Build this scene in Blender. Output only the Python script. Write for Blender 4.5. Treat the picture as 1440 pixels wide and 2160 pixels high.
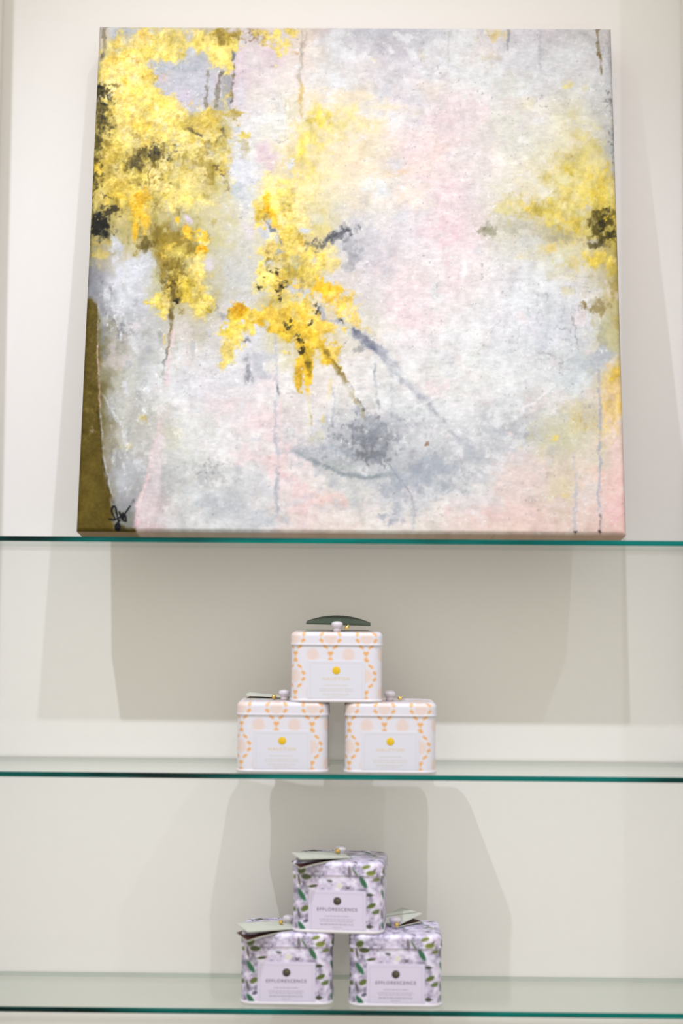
import bpy, bmesh, math, random
import numpy as np
from mathutils import Vector, Matrix

for o in list(bpy.data.objects): bpy.data.objects.remove(o)
scene = bpy.context.scene
col = scene.collection

# ------------------------------------------------------------------ camera, light, exposure
CAM = dict(x=.0134, y=-1.7299, z=-.0678, pitch=.0613, yaw=-.01, roll=.008, f=3038.0)
cp, sp = math.cos(CAM['pitch']), math.sin(CAM['pitch']); cy, sy = math.cos(CAM['yaw']), math.sin(CAM['yaw'])
F = Vector((sy*cp, cy*cp, sp)); R = Vector((cy, -sy, 0)); U = R.cross(F)
cr, sr = math.cos(CAM['roll']), math.sin(CAM['roll']); R, U = R*cr+U*sr, U*cr-R*sr
cam_d = bpy.data.cameras.new('camera'); cam = bpy.data.objects.new('camera', cam_d); col.objects.link(cam)
cam.matrix_world = Matrix(((R.x, U.x, -F.x, CAM['x']), (R.y, U.y, -F.y, CAM['y']), (R.z, U.z, -F.z, CAM['z']), (0, 0, 0, 1)))
cam_d.sensor_width = 36; cam_d.lens = CAM['f']/60; cam_d.clip_start = .02
cam_d.dof.use_dof = True; cam_d.dof.focus_distance = 1.675; cam_d.dof.aperture_fstop = 1.25
scene.camera = cam

AMB, SP1, SP2, SP3, SPOTDEG = (.965, .92, .815), (14, 14.2, 16.5), (38, 37.6, 43), (50, 51.5, 58), 73
world = bpy.data.worlds.new('shop_interior'); scene.world = world; world.use_nodes = True
bg = world.node_tree.nodes['Background']; bg.inputs[0].default_value = (*AMB, 1); bg.inputs[1].default_value = 1

def spot(x, y, z, tx, tz, c, size=math.radians(SPOTDEG), rad=.012):
    d = bpy.data.lights.new('ceiling_spot', 'SPOT'); d.energy = max(c); d.spot_size = size; d.spot_blend = 1; d.shadow_soft_size = rad; d.color = [q/max(max(c), 1e-6) for q in c]
    o = bpy.data.objects.new('ceiling_spot', d); col.objects.link(o); o.location = (x, y, z)
    o.rotation_euler = (Vector((tx, 0, tz))-Vector((x, y, z))).to_track_quat('-Z', 'Y').to_euler()
# the row of three ceiling spots that throws the triple shadows
spot(.785, -.947, 1.37, .2, -.74, SP1)
spot(.130, -.947, 1.37, .05, -.74, SP2)
spot(-.493, -.947, 1.37, -.1, -.74, SP3)
vs = scene.view_settings; vs.view_transform = 'Standard'; vs.look = 'None'; vs.gamma = 1; vs.use_curve_mapping = False; vs.exposure = 0.0

# ------------------------------------------------------------------ helpers
def lin(c):
    return tuple((v/255/12.92 if v/255 <= .04045 else ((v/255+.055)/1.055)**2.4) for v in c)
def tag(o, label=None, cat=None, group=None, kind=None):
    if label: o['label'] = label
    if cat: o['category'] = cat
    if group: o['group'] = group
    if kind: o['kind'] = kind
    return o
def obj(name, me, mat=None, parent=None, smooth=False):
    o = bpy.data.objects.new(name, me); col.objects.link(o)
    if mat is not None and not me.materials: me.materials.append(mat)
    if parent is not None: o.parent = parent
    if smooth: me.shade_smooth()
    return o
def empty(name, loc, rot=(0, 0, 0)):
    o = bpy.data.objects.new(name, None); col.objects.link(o); o.location = loc; o.rotation_euler = rot; o.empty_display_size = .02
    return o
def mesh(name, v, f):
    me = bpy.data.meshes.new(name); me.from_pydata(v, [], f); me.update(); return me
def box(name, x0, x1, y0, y1, z0, z1, bev=0):
    bm = bmesh.new(); bmesh.ops.create_cube(bm, size=1)
    for v in bm.verts: v.co = Vector((x0+(v.co.x+.5)*(x1-x0), y0+(v.co.y+.5)*(y1-y0), z0+(v.co.z+.5)*(z1-z0)))
    if bev: bmesh.ops.bevel(bm, geom=list(bm.edges), offset=bev, segments=2, affect='EDGES', profile=.5)
    me = bpy.data.meshes.new(name); bm.to_mesh(me); bm.free(); return me
def grid_mesh(name, P, closed_u=False):
    """P: (rows, cols, 3) array of points -> quad grid"""
    r, c = P.shape[:2]; idx = np.arange(r*c).reshape(r, c)
    if closed_u: nx = np.roll(idx, -1, 1); a, b, d, e = idx[:-1], nx[:-1], nx[1:], idx[1:]
    else: a, b, d, e = idx[:-1, :-1], idx[:-1, 1:], idx[1:, 1:], idx[1:, :-1]
    q = np.stack([a, b, d, e], -1).reshape(-1, 4); n = len(q)
    me = bpy.data.meshes.new(name); me.vertices.add(r*c); me.vertices.foreach_set('co', P.reshape(-1).astype(np.float32))
    me.loops.add(n*4); me.loops.foreach_set('vertex_index', q.reshape(-1).astype(np.int32))
    me.polygons.add(n); me.polygons.foreach_set('loop_start', (np.arange(n)*4).astype(np.int32))
    me.update(calc_edges=True); me.validate(); return me
def set_col(me, rgb, name='paint'):
    a = me.color_attributes.new(name, 'FLOAT_COLOR', 'POINT'); n = len(me.vertices)
    c = np.ones((n, 4), np.float32); c[:, :3] = rgb.reshape(-1, 3); a.data.foreach_set('color', c.reshape(-1))
def s2l(a):
    a = np.clip(a, 0, 255)/255; return np.where(a <= .04045, a/12.92, ((a+.055)/1.055)**2.4)
def mat(name, c=(.8, .8, .8), rough=.5, metal=0, spec=.5, noise=None, bump=0, scale=200, attr=None, coat=0):
    m = bpy.data.materials.new(name); m.use_nodes = True; nt = m.node_tree; p = nt.nodes['Principled BSDF']
    p.inputs['Base Color'].default_value = (*c, 1); p.inputs['Roughness'].default_value = rough; p.inputs['Metallic'].default_value = metal
    p.inputs['Specular IOR Level'].default_value = spec; p.inputs['Coat Weight'].default_value = coat
    tc = nt.nodes.new('ShaderNodeTexCoord'); nz = nt.nodes.new('ShaderNodeTexNoise'); nz.inputs['Scale'].default_value = scale; nz.inputs['Detail'].default_value = 4
    nt.links.new(tc.outputs['Object'], nz.inputs['Vector'])
    if attr:
        at = nt.nodes.new('ShaderNodeVertexColor'); at.layer_name = attr; src = at.outputs['Color']
        mx = nt.nodes.new('ShaderNodeMix'); mx.data_type = 'RGBA'; mx.blend_type = 'MULTIPLY'; mx.inputs[0].default_value = .12
        nt.links.new(src, mx.inputs[6]); nt.links.new(nz.outputs['Color'], mx.inputs[7]); hs = nt.nodes.new('ShaderNodeHueSaturation'); hs.inputs['Value'].default_value = 1.06
        nt.links.new(mx.outputs[2], hs.inputs['Color']); nt.links.new(hs.outputs['Color'], p.inputs['Base Color'])
    else:
        k = noise if noise is not None else .05
        cr_ = nt.nodes.new('ShaderNodeValToRGB'); cr_.color_ramp.elements[0].color = (*[v*(1-k) for v in c], 1); cr_.color_ramp.elements[1].color = (*[min(v*(1+k), 1) for v in c], 1)
        nt.links.new(nz.outputs['Fac'], cr_.inputs['Fac']); nt.links.new(cr_.outputs['Color'], p.inputs['Base Color'])
    if bump:
        b = nt.nodes.new('ShaderNodeBump'); b.inputs['Strength'].default_value = bump; b.inputs['Distance'].default_value = .001
        nt.links.new(nz.outputs['Fac'], b.inputs['Height']); nt.links.new(b.outputs['Normal'], p.inputs['Normal'])
    return m

# ------------------------------------------------------------------ the shelf alcove
XL, XR, DEP = -.4255, .407, .158
ZB, ZT = -1.35, 1.55
M_wall = mat('painted_plaster', (.80, .785, .765), .55, noise=.015, bump=.04, scale=60, spec=.3)
M_floor = mat('pale_floor', (.45, .42, .38), .5, noise=.1, scale=8)
tag(obj('wall_back', box('wall_back', XL-.12, XR+.12, 0, .1, ZB, ZT), M_wall), 'off-white painted back wall of the shelf alcove', kind='structure')
tag(obj('wall_left', box('wall_left', XL-.12, XL, -DEP, 0, ZB, ZT, .003), M_wall), 'off-white side of the alcove left of the shelves', kind='structure')
tag(obj('wall_right', box('wall_right', XR, XR+.12, -DEP, 0, ZB, ZT, .003), M_wall), 'off-white side of the alcove right of the shelves', kind='structure')
tag(obj('floor', box('floor', -2, 2, -3, .1, ZB-.05, ZB), M_floor), 'pale shop floor under the alcove', kind='structure')

# glass shelves
def glass_face():
    m = bpy.data.materials.new('clear_shelf_glass'); m.use_nodes = True; nt = m.node_tree; N = nt.nodes; L = nt.links; N.clear()
    out = N.new('ShaderNodeOutputMaterial'); tr = N.new('ShaderNodeBsdfTransparent'); gl = N.new('ShaderNodeBsdfGlossy'); fr = N.new('ShaderNodeFresnel'); mx = N.new('ShaderNodeMixShader'); ge = N.new('ShaderNodeNewGeometry'); inv = N.new('ShaderNodeMath'); mul = N.new('ShaderNodeMath')
    tr.inputs[0].default_value = (.93, .95, .936, 1); gl.inputs['Color'].default_value = (.93, .95, .94, 1); gl.inputs['Roughness'].default_value = .02; fr.inputs['IOR'].default_value = 1.5
    inv.operation = 'SUBTRACT'; inv.inputs[0].default_value = 1; mul.operation = 'MULTIPLY'
    L.new(ge.outputs['Backfacing'], inv.inputs[1]); L.new(fr.outputs[0], mul.inputs[0]); L.new(inv.outputs[0], mul.inputs[1])
    L.new(mul.outputs[0], mx.inputs[0]); L.new(tr.outputs[0], mx.inputs[1]); L.new(gl.outputs[0], mx.inputs[2]); L.new(mx.outputs[0], out.inputs[0]); return m
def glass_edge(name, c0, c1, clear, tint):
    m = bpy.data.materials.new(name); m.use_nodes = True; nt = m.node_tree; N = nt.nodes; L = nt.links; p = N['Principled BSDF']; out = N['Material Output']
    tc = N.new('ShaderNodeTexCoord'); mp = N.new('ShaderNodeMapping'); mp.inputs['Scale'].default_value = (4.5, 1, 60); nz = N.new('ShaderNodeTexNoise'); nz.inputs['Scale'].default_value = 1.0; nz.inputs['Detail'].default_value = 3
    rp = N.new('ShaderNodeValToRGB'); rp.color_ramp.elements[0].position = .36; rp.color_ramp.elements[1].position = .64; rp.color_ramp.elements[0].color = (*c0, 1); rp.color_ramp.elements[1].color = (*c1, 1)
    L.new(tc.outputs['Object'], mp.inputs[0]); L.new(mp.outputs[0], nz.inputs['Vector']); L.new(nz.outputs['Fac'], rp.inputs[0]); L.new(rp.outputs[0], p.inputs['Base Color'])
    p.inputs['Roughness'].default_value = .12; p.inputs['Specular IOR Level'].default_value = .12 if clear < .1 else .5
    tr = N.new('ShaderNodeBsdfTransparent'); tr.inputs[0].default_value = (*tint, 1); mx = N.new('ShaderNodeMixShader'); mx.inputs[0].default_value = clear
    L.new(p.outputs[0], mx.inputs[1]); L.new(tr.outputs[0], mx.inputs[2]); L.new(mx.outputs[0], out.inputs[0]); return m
M_glass = glass_face()
M_edge = glass_edge('teal_glass_edge', (.0, .010, .009), (.0, .16, .14), .0, (.3, .6, .55))  # teal glass; dark and bright stretches along it are reflections painted into the colour
M_edge_back = glass_edge('thin_green_glass_edge', (.20, .27, .24), (.30, .37, .34), .66, (.86, .91, .88))
YF, YB, Z1, Z2, Z3, TH = -.1494, -.0034, 0.0, -.2567, -.5079, .0057
def shelf(z, label):
    me = box('glass_shelf', XL+.0004, XR-.0004, YF, YB, z-TH, z)
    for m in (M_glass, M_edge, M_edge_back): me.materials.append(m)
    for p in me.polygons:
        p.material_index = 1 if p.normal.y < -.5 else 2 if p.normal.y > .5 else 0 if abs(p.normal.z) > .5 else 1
    tag(obj('glass_shelf', me), label, 'shelf')
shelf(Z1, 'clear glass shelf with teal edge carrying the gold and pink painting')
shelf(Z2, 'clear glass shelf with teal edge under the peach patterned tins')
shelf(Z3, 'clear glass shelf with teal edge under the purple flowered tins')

# ---- the painted canvas surface: worked out as brush marks over a colour ground --------------------------
X0, Y0, CW, CH = 150, 44, 1190, 1096
class Canvas:
    def __init__(s):
        s.yy, s.xx = np.mgrid[Y0:Y0+CH, X0:X0+CW].astype(np.float32)
        s.c = np.zeros((CH, CW, 3), np.float32); s.h = np.zeros((CH, CW), np.float32); s.g = np.zeros((CH, CW), np.float32)
        s.cache = {}
    def value(s, sx, sy, seed):
        r = np.random.default_rng(seed); nx, ny = int(CW/sx)+3, int(CH/sy)+3
        t = r.uniform(-1, 1, (ny, nx)).astype(np.float32)
        fx = np.arange(CW, dtype=np.float32)/sx; fy = np.arange(CH, dtype=np.float32)/sy
        ix = fx.astype(int); iy = fy.astype(int); a = fx-ix; b = fy-iy
        a = a*a*(3-2*a); b = b*b*(3-2*b)
        rows = t[:, ix]*(1-a)+t[:, ix+1]*a
        return rows[iy]*(1-b)[:, None]+rows[iy+1]*b[:, None]
    def noise(s, sc, seed=0, oct=4, st=1.0):
        if seed > 12 and seed < 160: seed = seed % 5
        if seed > 175: seed = seed % 3
        sc = float(min((5, 7, 9, 12, 16, 22, 30, 42, 60, 90), key=lambda q: abs(q-sc))); st = min((.4, .6, 1.0, 1.6, 2.5), key=lambda q: abs(q-st)); oct = min(oct, 4)
        k = (sc, seed, oct, st)
        if k not in s.cache:
            n = 0; amp = 1.0; tot = 0
            for o in range(oct):
                q = max(sc/2**o, 1.3); n = n+amp*s.value(q, max(q*st, 1.3), seed*31+o); tot += amp*.6; amp *= .66
            s.cache[k] = (n/tot).astype(np.float32)
        return s.cache[k]
    def put(s, m, sl, col, hgt=0, gold=0):
        col = np.array(col, np.float32); m3 = m[..., None]
        s.c[sl] = s.c[sl]*(1-m3)+col*m3
        if hgt: s.h[sl] += hgt*m
        s.g[sl] = s.g[sl]*(1-m)+gold*m
    def win(s, x, y, r):
        a = max(int(x-r)-X0, 0); b = min(int(x+r)-X0+1, CW); c = max(int(y-r)-Y0, 0); d = min(int(y+r)-Y0+1, CH)
        return None if a >= b or c >= d else (slice(c, d), slice(a, b))
    def blob(s, x, y, rx, ry, col, op=1, soft=.6, rag=.5, ns=26, ang=0, seed=1, st=1.0, hgt=0, gold=0):
        sl = s.win(x, y, max(rx, ry)*(1+rag)+4)
        if sl is None: return
        dx = s.xx[sl]-x; dy = s.yy[sl]-y; ca, sa = np.cos(np.radians(ang)), np.sin(np.radians(ang))
        d = np.sqrt(((dx*ca+dy*sa)/rx)**2+((dy*ca-dx*sa)/ry)**2)+rag*s.noise(ns, seed, 4, st)[sl]
        m = np.clip((1-d)/soft, 0, 1); m = m*m*(3-2*m)*op
        s.put(m, sl, col, hgt, gold)
    def speck(s, x, y, rx, ry, col, thr=.25, op=1, ns=7, ang=0, seed=9, st=1.0, hgt=0, gold=0):
        sl = s.win(x, y, max(rx, ry)+2)
        if sl is None: return
        dx = s.xx[sl]-x; dy = s.yy[sl]-y; ca, sa = np.cos(np.radians(ang)), np.sin(np.radians(ang))
        d = ((dx*ca+dy*sa)/rx)**2+((dy*ca-dx*sa)/ry)**2
        f = np.clip(1-d, 0, 1); n = s.noise(ns, seed, 3, st)[sl]
        m = np.clip((n-thr-.5*(1-f))/.42, 0, 1)*op*np.clip(f*4, 0, 1)
        m = m*np.clip(.75+.6*s.noise(5, seed+40, 2)[sl], 0, 1)
        s.put(m, sl, col, hgt, gold)
    def vein(s, x, y, rx, ry, col, w=.05, op=.8, ns=18, seed=4, hgt=0):
        sl = s.win(x, y, max(rx, ry)+2)
        if sl is None: return
        d = ((s.xx[sl]-x)/rx)**2+((s.yy[sl]-y)/ry)**2
        n = np.abs(s.noise(ns, seed, 2)[sl])
        m = np.clip(1-n/w, 0, 1)*np.clip((1-d)*2, 0, 1)*op
        s.put(m, sl, col, hgt, s.g[sl])
    def line(s, pts, w, col, op=1, soft=.5, wob=0, seed=3, w2=None, brk=0, hgt=0, gold=0):
        P = np.array(pts, float); w2 = w if w2 is None else w2
        if len(P) > 2:      # a smooth hand stroke through the points
            Q = np.vstack([2*P[0]-P[1], P, 2*P[-1]-P[-2]]); out = []
            for i in range(1, len(Q)-2):
                for t in np.arange(0, 1, .2):
                    out.append(.5*(2*Q[i]+(Q[i+1]-Q[i-1])*t+(2*Q[i-1]-5*Q[i]+4*Q[i+1]-Q[i+2])*t*t+(3*Q[i]-Q[i-1]-3*Q[i+1]+Q[i+2])*t**3))
            P = np.array(out+[P[-1]])
        x, y = P.mean(0); r = np.abs(P-P.mean(0)).max()+max(w, w2)*2+8
        sl = s.win(x, y, r)
        if sl is None: return
        X = s.xx[sl]+wob*s.noise(30, seed, 3)[sl]; Y = s.yy[sl]+wob*s.noise(30, seed+1, 3)[sl]
        best = np.full(X.shape, 1e9, np.float32); along = np.zeros(X.shape, np.float32); L = np.r_[0, np.cumsum(np.hypot(*np.diff(P, axis=0).T))]
        for i in range(len(P)-1):
            a, b = P[i], P[i+1]; v = b-a; q = max(v@v, 1e-6)
            t = np.clip(((X-a[0])*v[0]+(Y-a[1])*v[1])/q, 0, 1)
            dd = np.hypot(X-a[0]-t*v[0], Y-a[1]-t*v[1])
            f = (L[i]+t*np.sqrt(q))/L[-1]
            q_ = dd/(w+(w2-w)*f); along = np.where(q_ < best, f, along); best = np.minimum(best, q_)
        m = np.clip((1-best*(1+.35*s.noise(9, seed+5, 2)[sl]))/max(soft, .1), 0, 1); m = m*m*(3-2*m)*op
        if col != (20, 20, 24): m = m*np.clip(.8+.6*s.noise(11, seed+9, 3)[sl], 0, 1)*np.clip(np.minimum(along, 1-along)*9+.3, 0, 1)
        if brk: m = m*np.clip((s.noise(14, seed+7, 3)[sl]+brk)/.4, 0, 1)
        s.put(m, sl, col, hgt, gold)
    def poly(s, pts, col, op=1, soft=4, wob=0, seed=5, gold=0, hgt=0):
        P = np.array(pts, float); c = P.mean(0); r = np.abs(P-c).max()+10; sl = s.win(c[0], c[1], r)
        X = s.xx[sl]+wob*s.noise(24, seed, 3)[sl]; Y = s.yy[sl]+wob*s.noise(24, seed+1, 3)[sl]
        ins = np.zeros(X.shape, bool); dist = np.full(X.shape, 1e9, np.float32); n = len(P)
        for i in range(n):
            a, b = P[i], P[(i+1) % n]
            cond = ((a[1] > Y) != (b[1] > Y)); xi = (b[0]-a[0])*(Y-a[1])/(b[1]-a[1]+1e-9)+a[0]
            ins ^= cond & (X < xi); v = b-a; q = max(v@v, 1e-6)
            t = np.clip(((X-a[0])*v[0]+(Y-a[1])*v[1])/q, 0, 1)
            dist = np.minimum(dist, np.hypot(X-a[0]-t*v[0], Y-a[1]-t*v[1]))
        sd = np.where(ins, dist, -dist); m = np.clip(sd/soft+.5, 0, 1)*op
        s.put(m, sl, col, hgt, gold)

def paint():
    s = Canvas(); B, S, V, Ln = s.blob, s.speck, s.vein, s.line
    rows = '''200,195,190 225,215,190 220,210,190 225,215,215 232,216,205 208,206,214 206,208,218 232,228,230 220,218,225 218,214,218 205,200,200
190,180,150 240,215,140 200,200,210 228,215,222 240,232,225 228,224,226 222,220,225 240,236,234 226,226,230 228,227,230 205,205,208
170,155,90 240,215,120 225,205,150 228,225,225 240,230,200 245,228,195 238,226,226 235,225,225 235,232,222 235,230,212 195,198,200
190,170,90 220,195,100 222,205,150 225,225,230 242,222,165 242,228,205 238,226,222 238,224,224 235,228,215 232,218,150 190,185,170
150,140,80 205,190,130 205,195,140 222,218,205 235,212,130 215,212,212 228,222,224 236,220,224 222,216,200 222,205,130 170,155,70
130,132,140 205,208,220 190,175,100 208,208,205 222,200,110 222,216,218 232,224,224 234,226,226 228,230,232 222,222,222 190,175,110
100,85,40 195,197,202 205,200,185 222,222,226 220,205,150 226,220,210 234,226,228 234,230,230 222,226,232 210,214,222 205,195,150
95,82,30 195,195,190 225,224,230 224,224,230 228,222,215 228,225,220 226,226,224 230,228,226 228,230,230 212,216,222 235,205,140
95,82,30 195,196,192 228,228,224 236,226,228 228,222,222 205,208,216 208,212,220 222,222,226 210,210,214 215,212,190 240,215,200
100,85,30 180,182,186 215,214,214 215,216,220 232,220,218 208,212,212 200,206,216 222,222,226 232,216,212 230,214,196 245,208,205
95,80,20 225,195,200 215,214,216 215,218,224 238,222,218 245,232,228 240,232,226 242,226,218 240,216,208 236,214,206 245,205,200'''
    t = np.array([[[float(q) for q in c.split(',')] for c in r.split()] for r in rows.split('\n')], np.float32)
    gx = np.clip((s.xx+26*s.noise(60, 11)-165)/116, 0, 9.999); gy = np.clip((s.yy+26*s.noise(60, 12)-57)/106.5, 0, 9.999)
    ix = gx.astype(int); iy = gy.astype(int); a = (gx-ix)[..., None]; b = (gy-iy)[..., None]
    a = a*a*(3-2*a); b = b*b*(3-2*b)
    s.c[:] = (t[iy, ix]*(1-a)+t[iy, ix+1]*a)*(1-b)+(t[iy+1, ix]*(1-a)+t[iy+1, ix+1]*a)*b
    # soft pink, grey and white scumbles over the whole ground
    s.c += (6*s.noise(70, 21)+5*s.noise(22, 22, 3))[..., None]
    s.c += s.noise(90, 23)[..., None]*np.array([3, -1, 0])+s.noise(55, 24)[..., None]*np.array([-1, 0, 2])
    W, PK, PK2, GY, GY2 = (240, 240, 241), (240, 216, 218), (248, 204, 200), (176, 182, 194), (140, 146, 158)
    G1, G2, G3, G4, OR, OR2, DK, DK2 = (252, 226, 120), (250, 212, 82), (146, 122, 40), (202, 172, 66), (252, 198, 50), (250, 180, 16), (44, 42, 36), (84, 74, 34)
    LG, CR = (236, 216, 136), (246, 226, 178)
    def dabs(n, boxes, pal, r0, r1, op, seed, asp=(.3, .9), angs=(-30, 30), **k):
        r = np.random.default_rng(seed)
        for i in range(n):
            bx = boxes[r.integers(len(boxes))]; rr = r.uniform(r0, r1)
            s.blob(r.normal(bx[0], bx[2]*.5), r.normal(bx[1], bx[3]*.5), rr, rr*r.uniform(*asp), pal[r.integers(len(pal))], op*r.uniform(.4, 1), r.uniform(.4, 1), .75, max(rr*.5, 6), r.uniform(*angs), 180+int(r.integers(6)), r.uniform(.5, 1.6), **k)
    s.c += np.array([2, 0, -3])
    dabs(260, ((900, 200, 320, 160), (900, 650, 320, 260), (600, 900, 400, 260), (1050, 900, 240, 240)), ((246, 245, 243), (244, 240, 238), (226, 226, 230), (240, 230, 230), (244, 224, 222), (232, 233, 234)), 14, 46, .55, 201, (.25, .8), (-50, 50))
    # --- top right field -------------------------------------------------------------------------------
    B(800, 66, 85, 22, (190, 192, 206), .6, 1, .5); B(790, 95, 45, 22, (186, 192, 206), .55, 1, .6, ang=35); B(915, 70, 60, 20, (206, 208, 218), .6, 1)
    for x, y, w, h, a in ((818, 104, 22, 9, 40), (775, 120, 16, 7, 40), (735, 120, 40, 24, 0), (842, 78, 24, 9, 30), (893, 150, 40, 8, 20), (920, 170, 40, 7, 18), (870, 118, 14, 34, -40)):
        B(x, y, w, h, (246, 246, 247), .75, .9, .4, 12, a, 3, hgt=.5)
    B(785, 126, 10, 6, (252, 240, 200), .7, 1, .4, 10, 40); B(887, 116, 10, 18, (222, 214, 194), .6, 1, .5, 12, -30); B(672, 112, 26, 22, (226, 214, 200), .5, 1, .6)
    for x, y, r in ((705, 90, 60), (700, 165, 60), (640, 260, 26), (600, 230, 30), (950, 130, 60), (1000, 160, 70), (1190, 120, 30), (975, 85, 45)):
        B(x, y, r, r*.7, W, .6, 1, .7, 20, 0, 5)
    B(1037, 75, 32, 26, (246, 224, 170), .75, 1, .7, 14); B(1038, 78, 10, 14, (248, 216, 140), .6, 1, .5, 8)
    B(1030, 122, 24, 18, (228, 212, 180), .5, 1, .8, 8); B(1195, 180, 18, 12, (248, 228, 150), .8, 1, .6, 12); B(1232, 180, 12, 18, (244, 230, 170), .6, 1, .6, 12)
    B(1100, 215, 40, 28, (246, 230, 192), .55, 1, .6); B(1200, 260, 36, 60, (240, 226, 170), .5, 1, .7); B(1085, 180, 60, 40, (236, 230, 214), .4, 1, .7)
    for x, y, rx, ry in ((940, 210, 60, 40), (930, 290, 60, 70), (1020, 235, 24, 20), (880, 330, 60, 40), (930, 400, 70, 60), (925, 495, 45, 60), (860, 600, 60, 60), (800, 560, 50, 70), (950, 600, 40, 60), (830, 640, 70, 50), (880, 690, 60, 50)):
        B(x, y, rx, ry, PK if y != 495 else (246, 206, 212), .5, 1, .7, 30, 0, 6)
    B(720, 205, 130, 26, (252, 232, 196), .8, 1, .5, 30, 4, 7, .5); B(820, 228, 70, 16, (252, 234, 196), .6, 1, .5, 24, 3); B(900, 190, 60, 26, (246, 228, 212), .5, 1, .6)
    B(700, 260, 80, 56, (250, 232, 160), .85, .9, .6, 28, -12, 8, .6); B(655, 300, 42, 60, (250, 228, 118), .85, .9, .7, 24, 10, 8); B(668, 250, 44, 26, (252, 224, 96), .8, .9, .6, 18, -20)
    B(780, 262, 55, 26, (250, 234, 178), .7, 1, .5, 20, -5); B(690, 350, 60, 50, (248, 230, 180), .8, 1, .6); B(660, 390, 40, 80, (240, 220, 150), .65, 1, .7)
    B(760, 345, 60, 24, (250, 228, 198), .6, 1, .6); B(840, 365, 50, 14, (250, 216, 178), .7, 1, .6, 16, -8); B(720, 390, 50, 26, (248, 230, 206), .6, 1, .6); B(900, 330, 60, 50, (246, 222, 208), .5, 1, .7)
    B(795, 395, 50, 34, (226, 230, 232), .7, 1, .6, 20); B(808, 400, 16, 26, (218, 226, 234), .6, 1, .5, 12); B(830, 345, 26, 24, (226, 228, 234), .5, 1, .5); B(860, 420, 60, 30, (250, 230, 205), .5, 1, .7)
    B(690, 410, 30, 50, (222, 216, 190), .6, 1, .7); B(735, 470, 40, 30, (206, 206, 212), .5, 1, .7)
    B(765, 520, 70, 70, (206, 202, 206), .75, 1, .8, 34, 30, 9); B(740, 530, 26, 40, (172, 172, 178), .7, 1, .9, 18, -40, 9); B(790, 545, 60, 40, (208, 204, 208), .6, 1, .8)
    B(704, 500, 44, 15, (122, 124, 134), .8, 1, 1, 14, -22, 10); B(712, 494, 26, 11, (74, 80, 94), .85, 1, .9, 11, -22, 11); B(690, 506, 14, 9, (70, 70, 74), .8, 1, .9, 9, -30, 12); B(660, 520, 24, 16, (112, 108, 100), .9, .7, .8, 12, -40, 10); B(745, 545, 26, 30, (158, 158, 164), .6, 1, .9, 14, 30)
    # --- gold of the right edge --------------------------------------------------------------------------
    B(1215, 400, 90, 75, (234, 214, 128), .85, .9, .7, 34, 0, 13, 1, .4, .3); B(1235, 350, 60, 90, (236, 218, 140), .75, .9, .7, 28, 0, 14); B(1250, 430, 70, 55, (230, 204, 92), .9, .8, .7, 22, 0, 15, 1, .5, .4)
    B(1110, 400, 60, 50, (240, 228, 190), .6, 1, .7); B(1085, 440, 50, 32, (232, 218, 150), .75, .9, .9, 16, 10, 16); S(1090, 430, 60, 34, (222, 196, 80), .1, .7, 11); B(1190, 380, 40, 14, (240, 236, 206), .6, 1, .6, 14)
    B(1170, 450, 50, 40, (226, 204, 110), .7, .9, .8, 18); B(1195, 475, 30, 32, (236, 206, 96), .85, .8, .7, 14, 0, 17); B(1270, 400, 32, 60, (228, 198, 76), .8, .8, .7, 14, 0, 18, 2.0)
    dabs(60, ((1235, 390, 60, 70), (1200, 440, 70, 50), (1110, 440, 50, 30)), ((236, 214, 120), (228, 200, 84), (240, 226, 160), (214, 186, 76), (232, 222, 180)), 8, 26, .7, 204, (.25, .7), (20, 80), gold=.3, hgt=.3)
    B(1275, 475, 42, 40, (92, 80, 30), .95, .9, .8, 14, 0, 19, 1.6); B(1272, 465, 12, 30, (40, 36, 20), .8, .8, .7, 10, 10, 20); B(1258, 512, 36, 10, (96, 84, 50), .9, .7, .6, 10); B(1285, 500, 22, 16, (60, 54, 24), .9, .7, .6, 9)
    B(1235, 440, 14, 9, (214, 208, 206), .7, .8, .6, 9); B(1245, 508, 18, 5, (206, 200, 190), .8, .8, .5, 8); S(1290, 470, 26, 60, (232, 200, 70), .25, .9, 9, seed=21)
    B(1262, 545, 48, 24, (240, 210, 92), .95, .7, .6, 16, 10, 22, 1, .6, .4); B(1205, 555, 40, 16, (228, 210, 140), .7, .9, .8, 14); B(1295, 570, 26, 36, (196, 172, 72), .8, .9, .7); B(1306, 528, 8, 30, (120, 104, 40), .7, 1, .6)
    B(1030, 485, 26, 16, (150, 146, 118), .75, 1, .9, 12, 10); B(1024, 480, 12, 9, (112, 108, 80), .6, 1, .8, 8); B(1085, 475, 60, 26, (196, 190, 172), .55, 1, .9, 14); B(1150, 490, 60, 20, (186, 182, 160), .6, 1, .9, 14); B(1200, 505, 40, 14, (172, 166, 140), .6, 1, .8, 12)
    B(1160, 522, 18, 13, (244, 216, 134), .9, .8, .5, 10); B(1105, 542, 30, 9, (234, 218, 160), .7, 1, .6, 10); B(1010, 520, 20, 34, (212, 208, 212), .5, 1, .8); B(975, 575, 9, 30, (244, 246, 246), .8, 1, .5, 10); B(1120, 510, 40, 20, (222, 224, 226), .6, 1, .7)
    Ln([(1258, 58), (1258, 90), (1262, 120), (1264, 158)], 5, (120, 98, 50), .95, .5, 3, w2=2.5); Ln([(1250, 59), (1262, 60)], 3, (70, 60, 40), .9)
    Ln([(1069, 57), (1069, 110)], 5, (170, 170, 178), .85, .6, 2, w2=3); Ln([(1134, 57), (1137, 150)], 4, (196, 196, 208), .8, .7, 2); Ln([(944, 62), (940, 150)], 5, (212, 208, 204), .8, .8, 3, w2=2); B(941, 53, 12, 5, (244, 226, 80), .9, .6)
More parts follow.
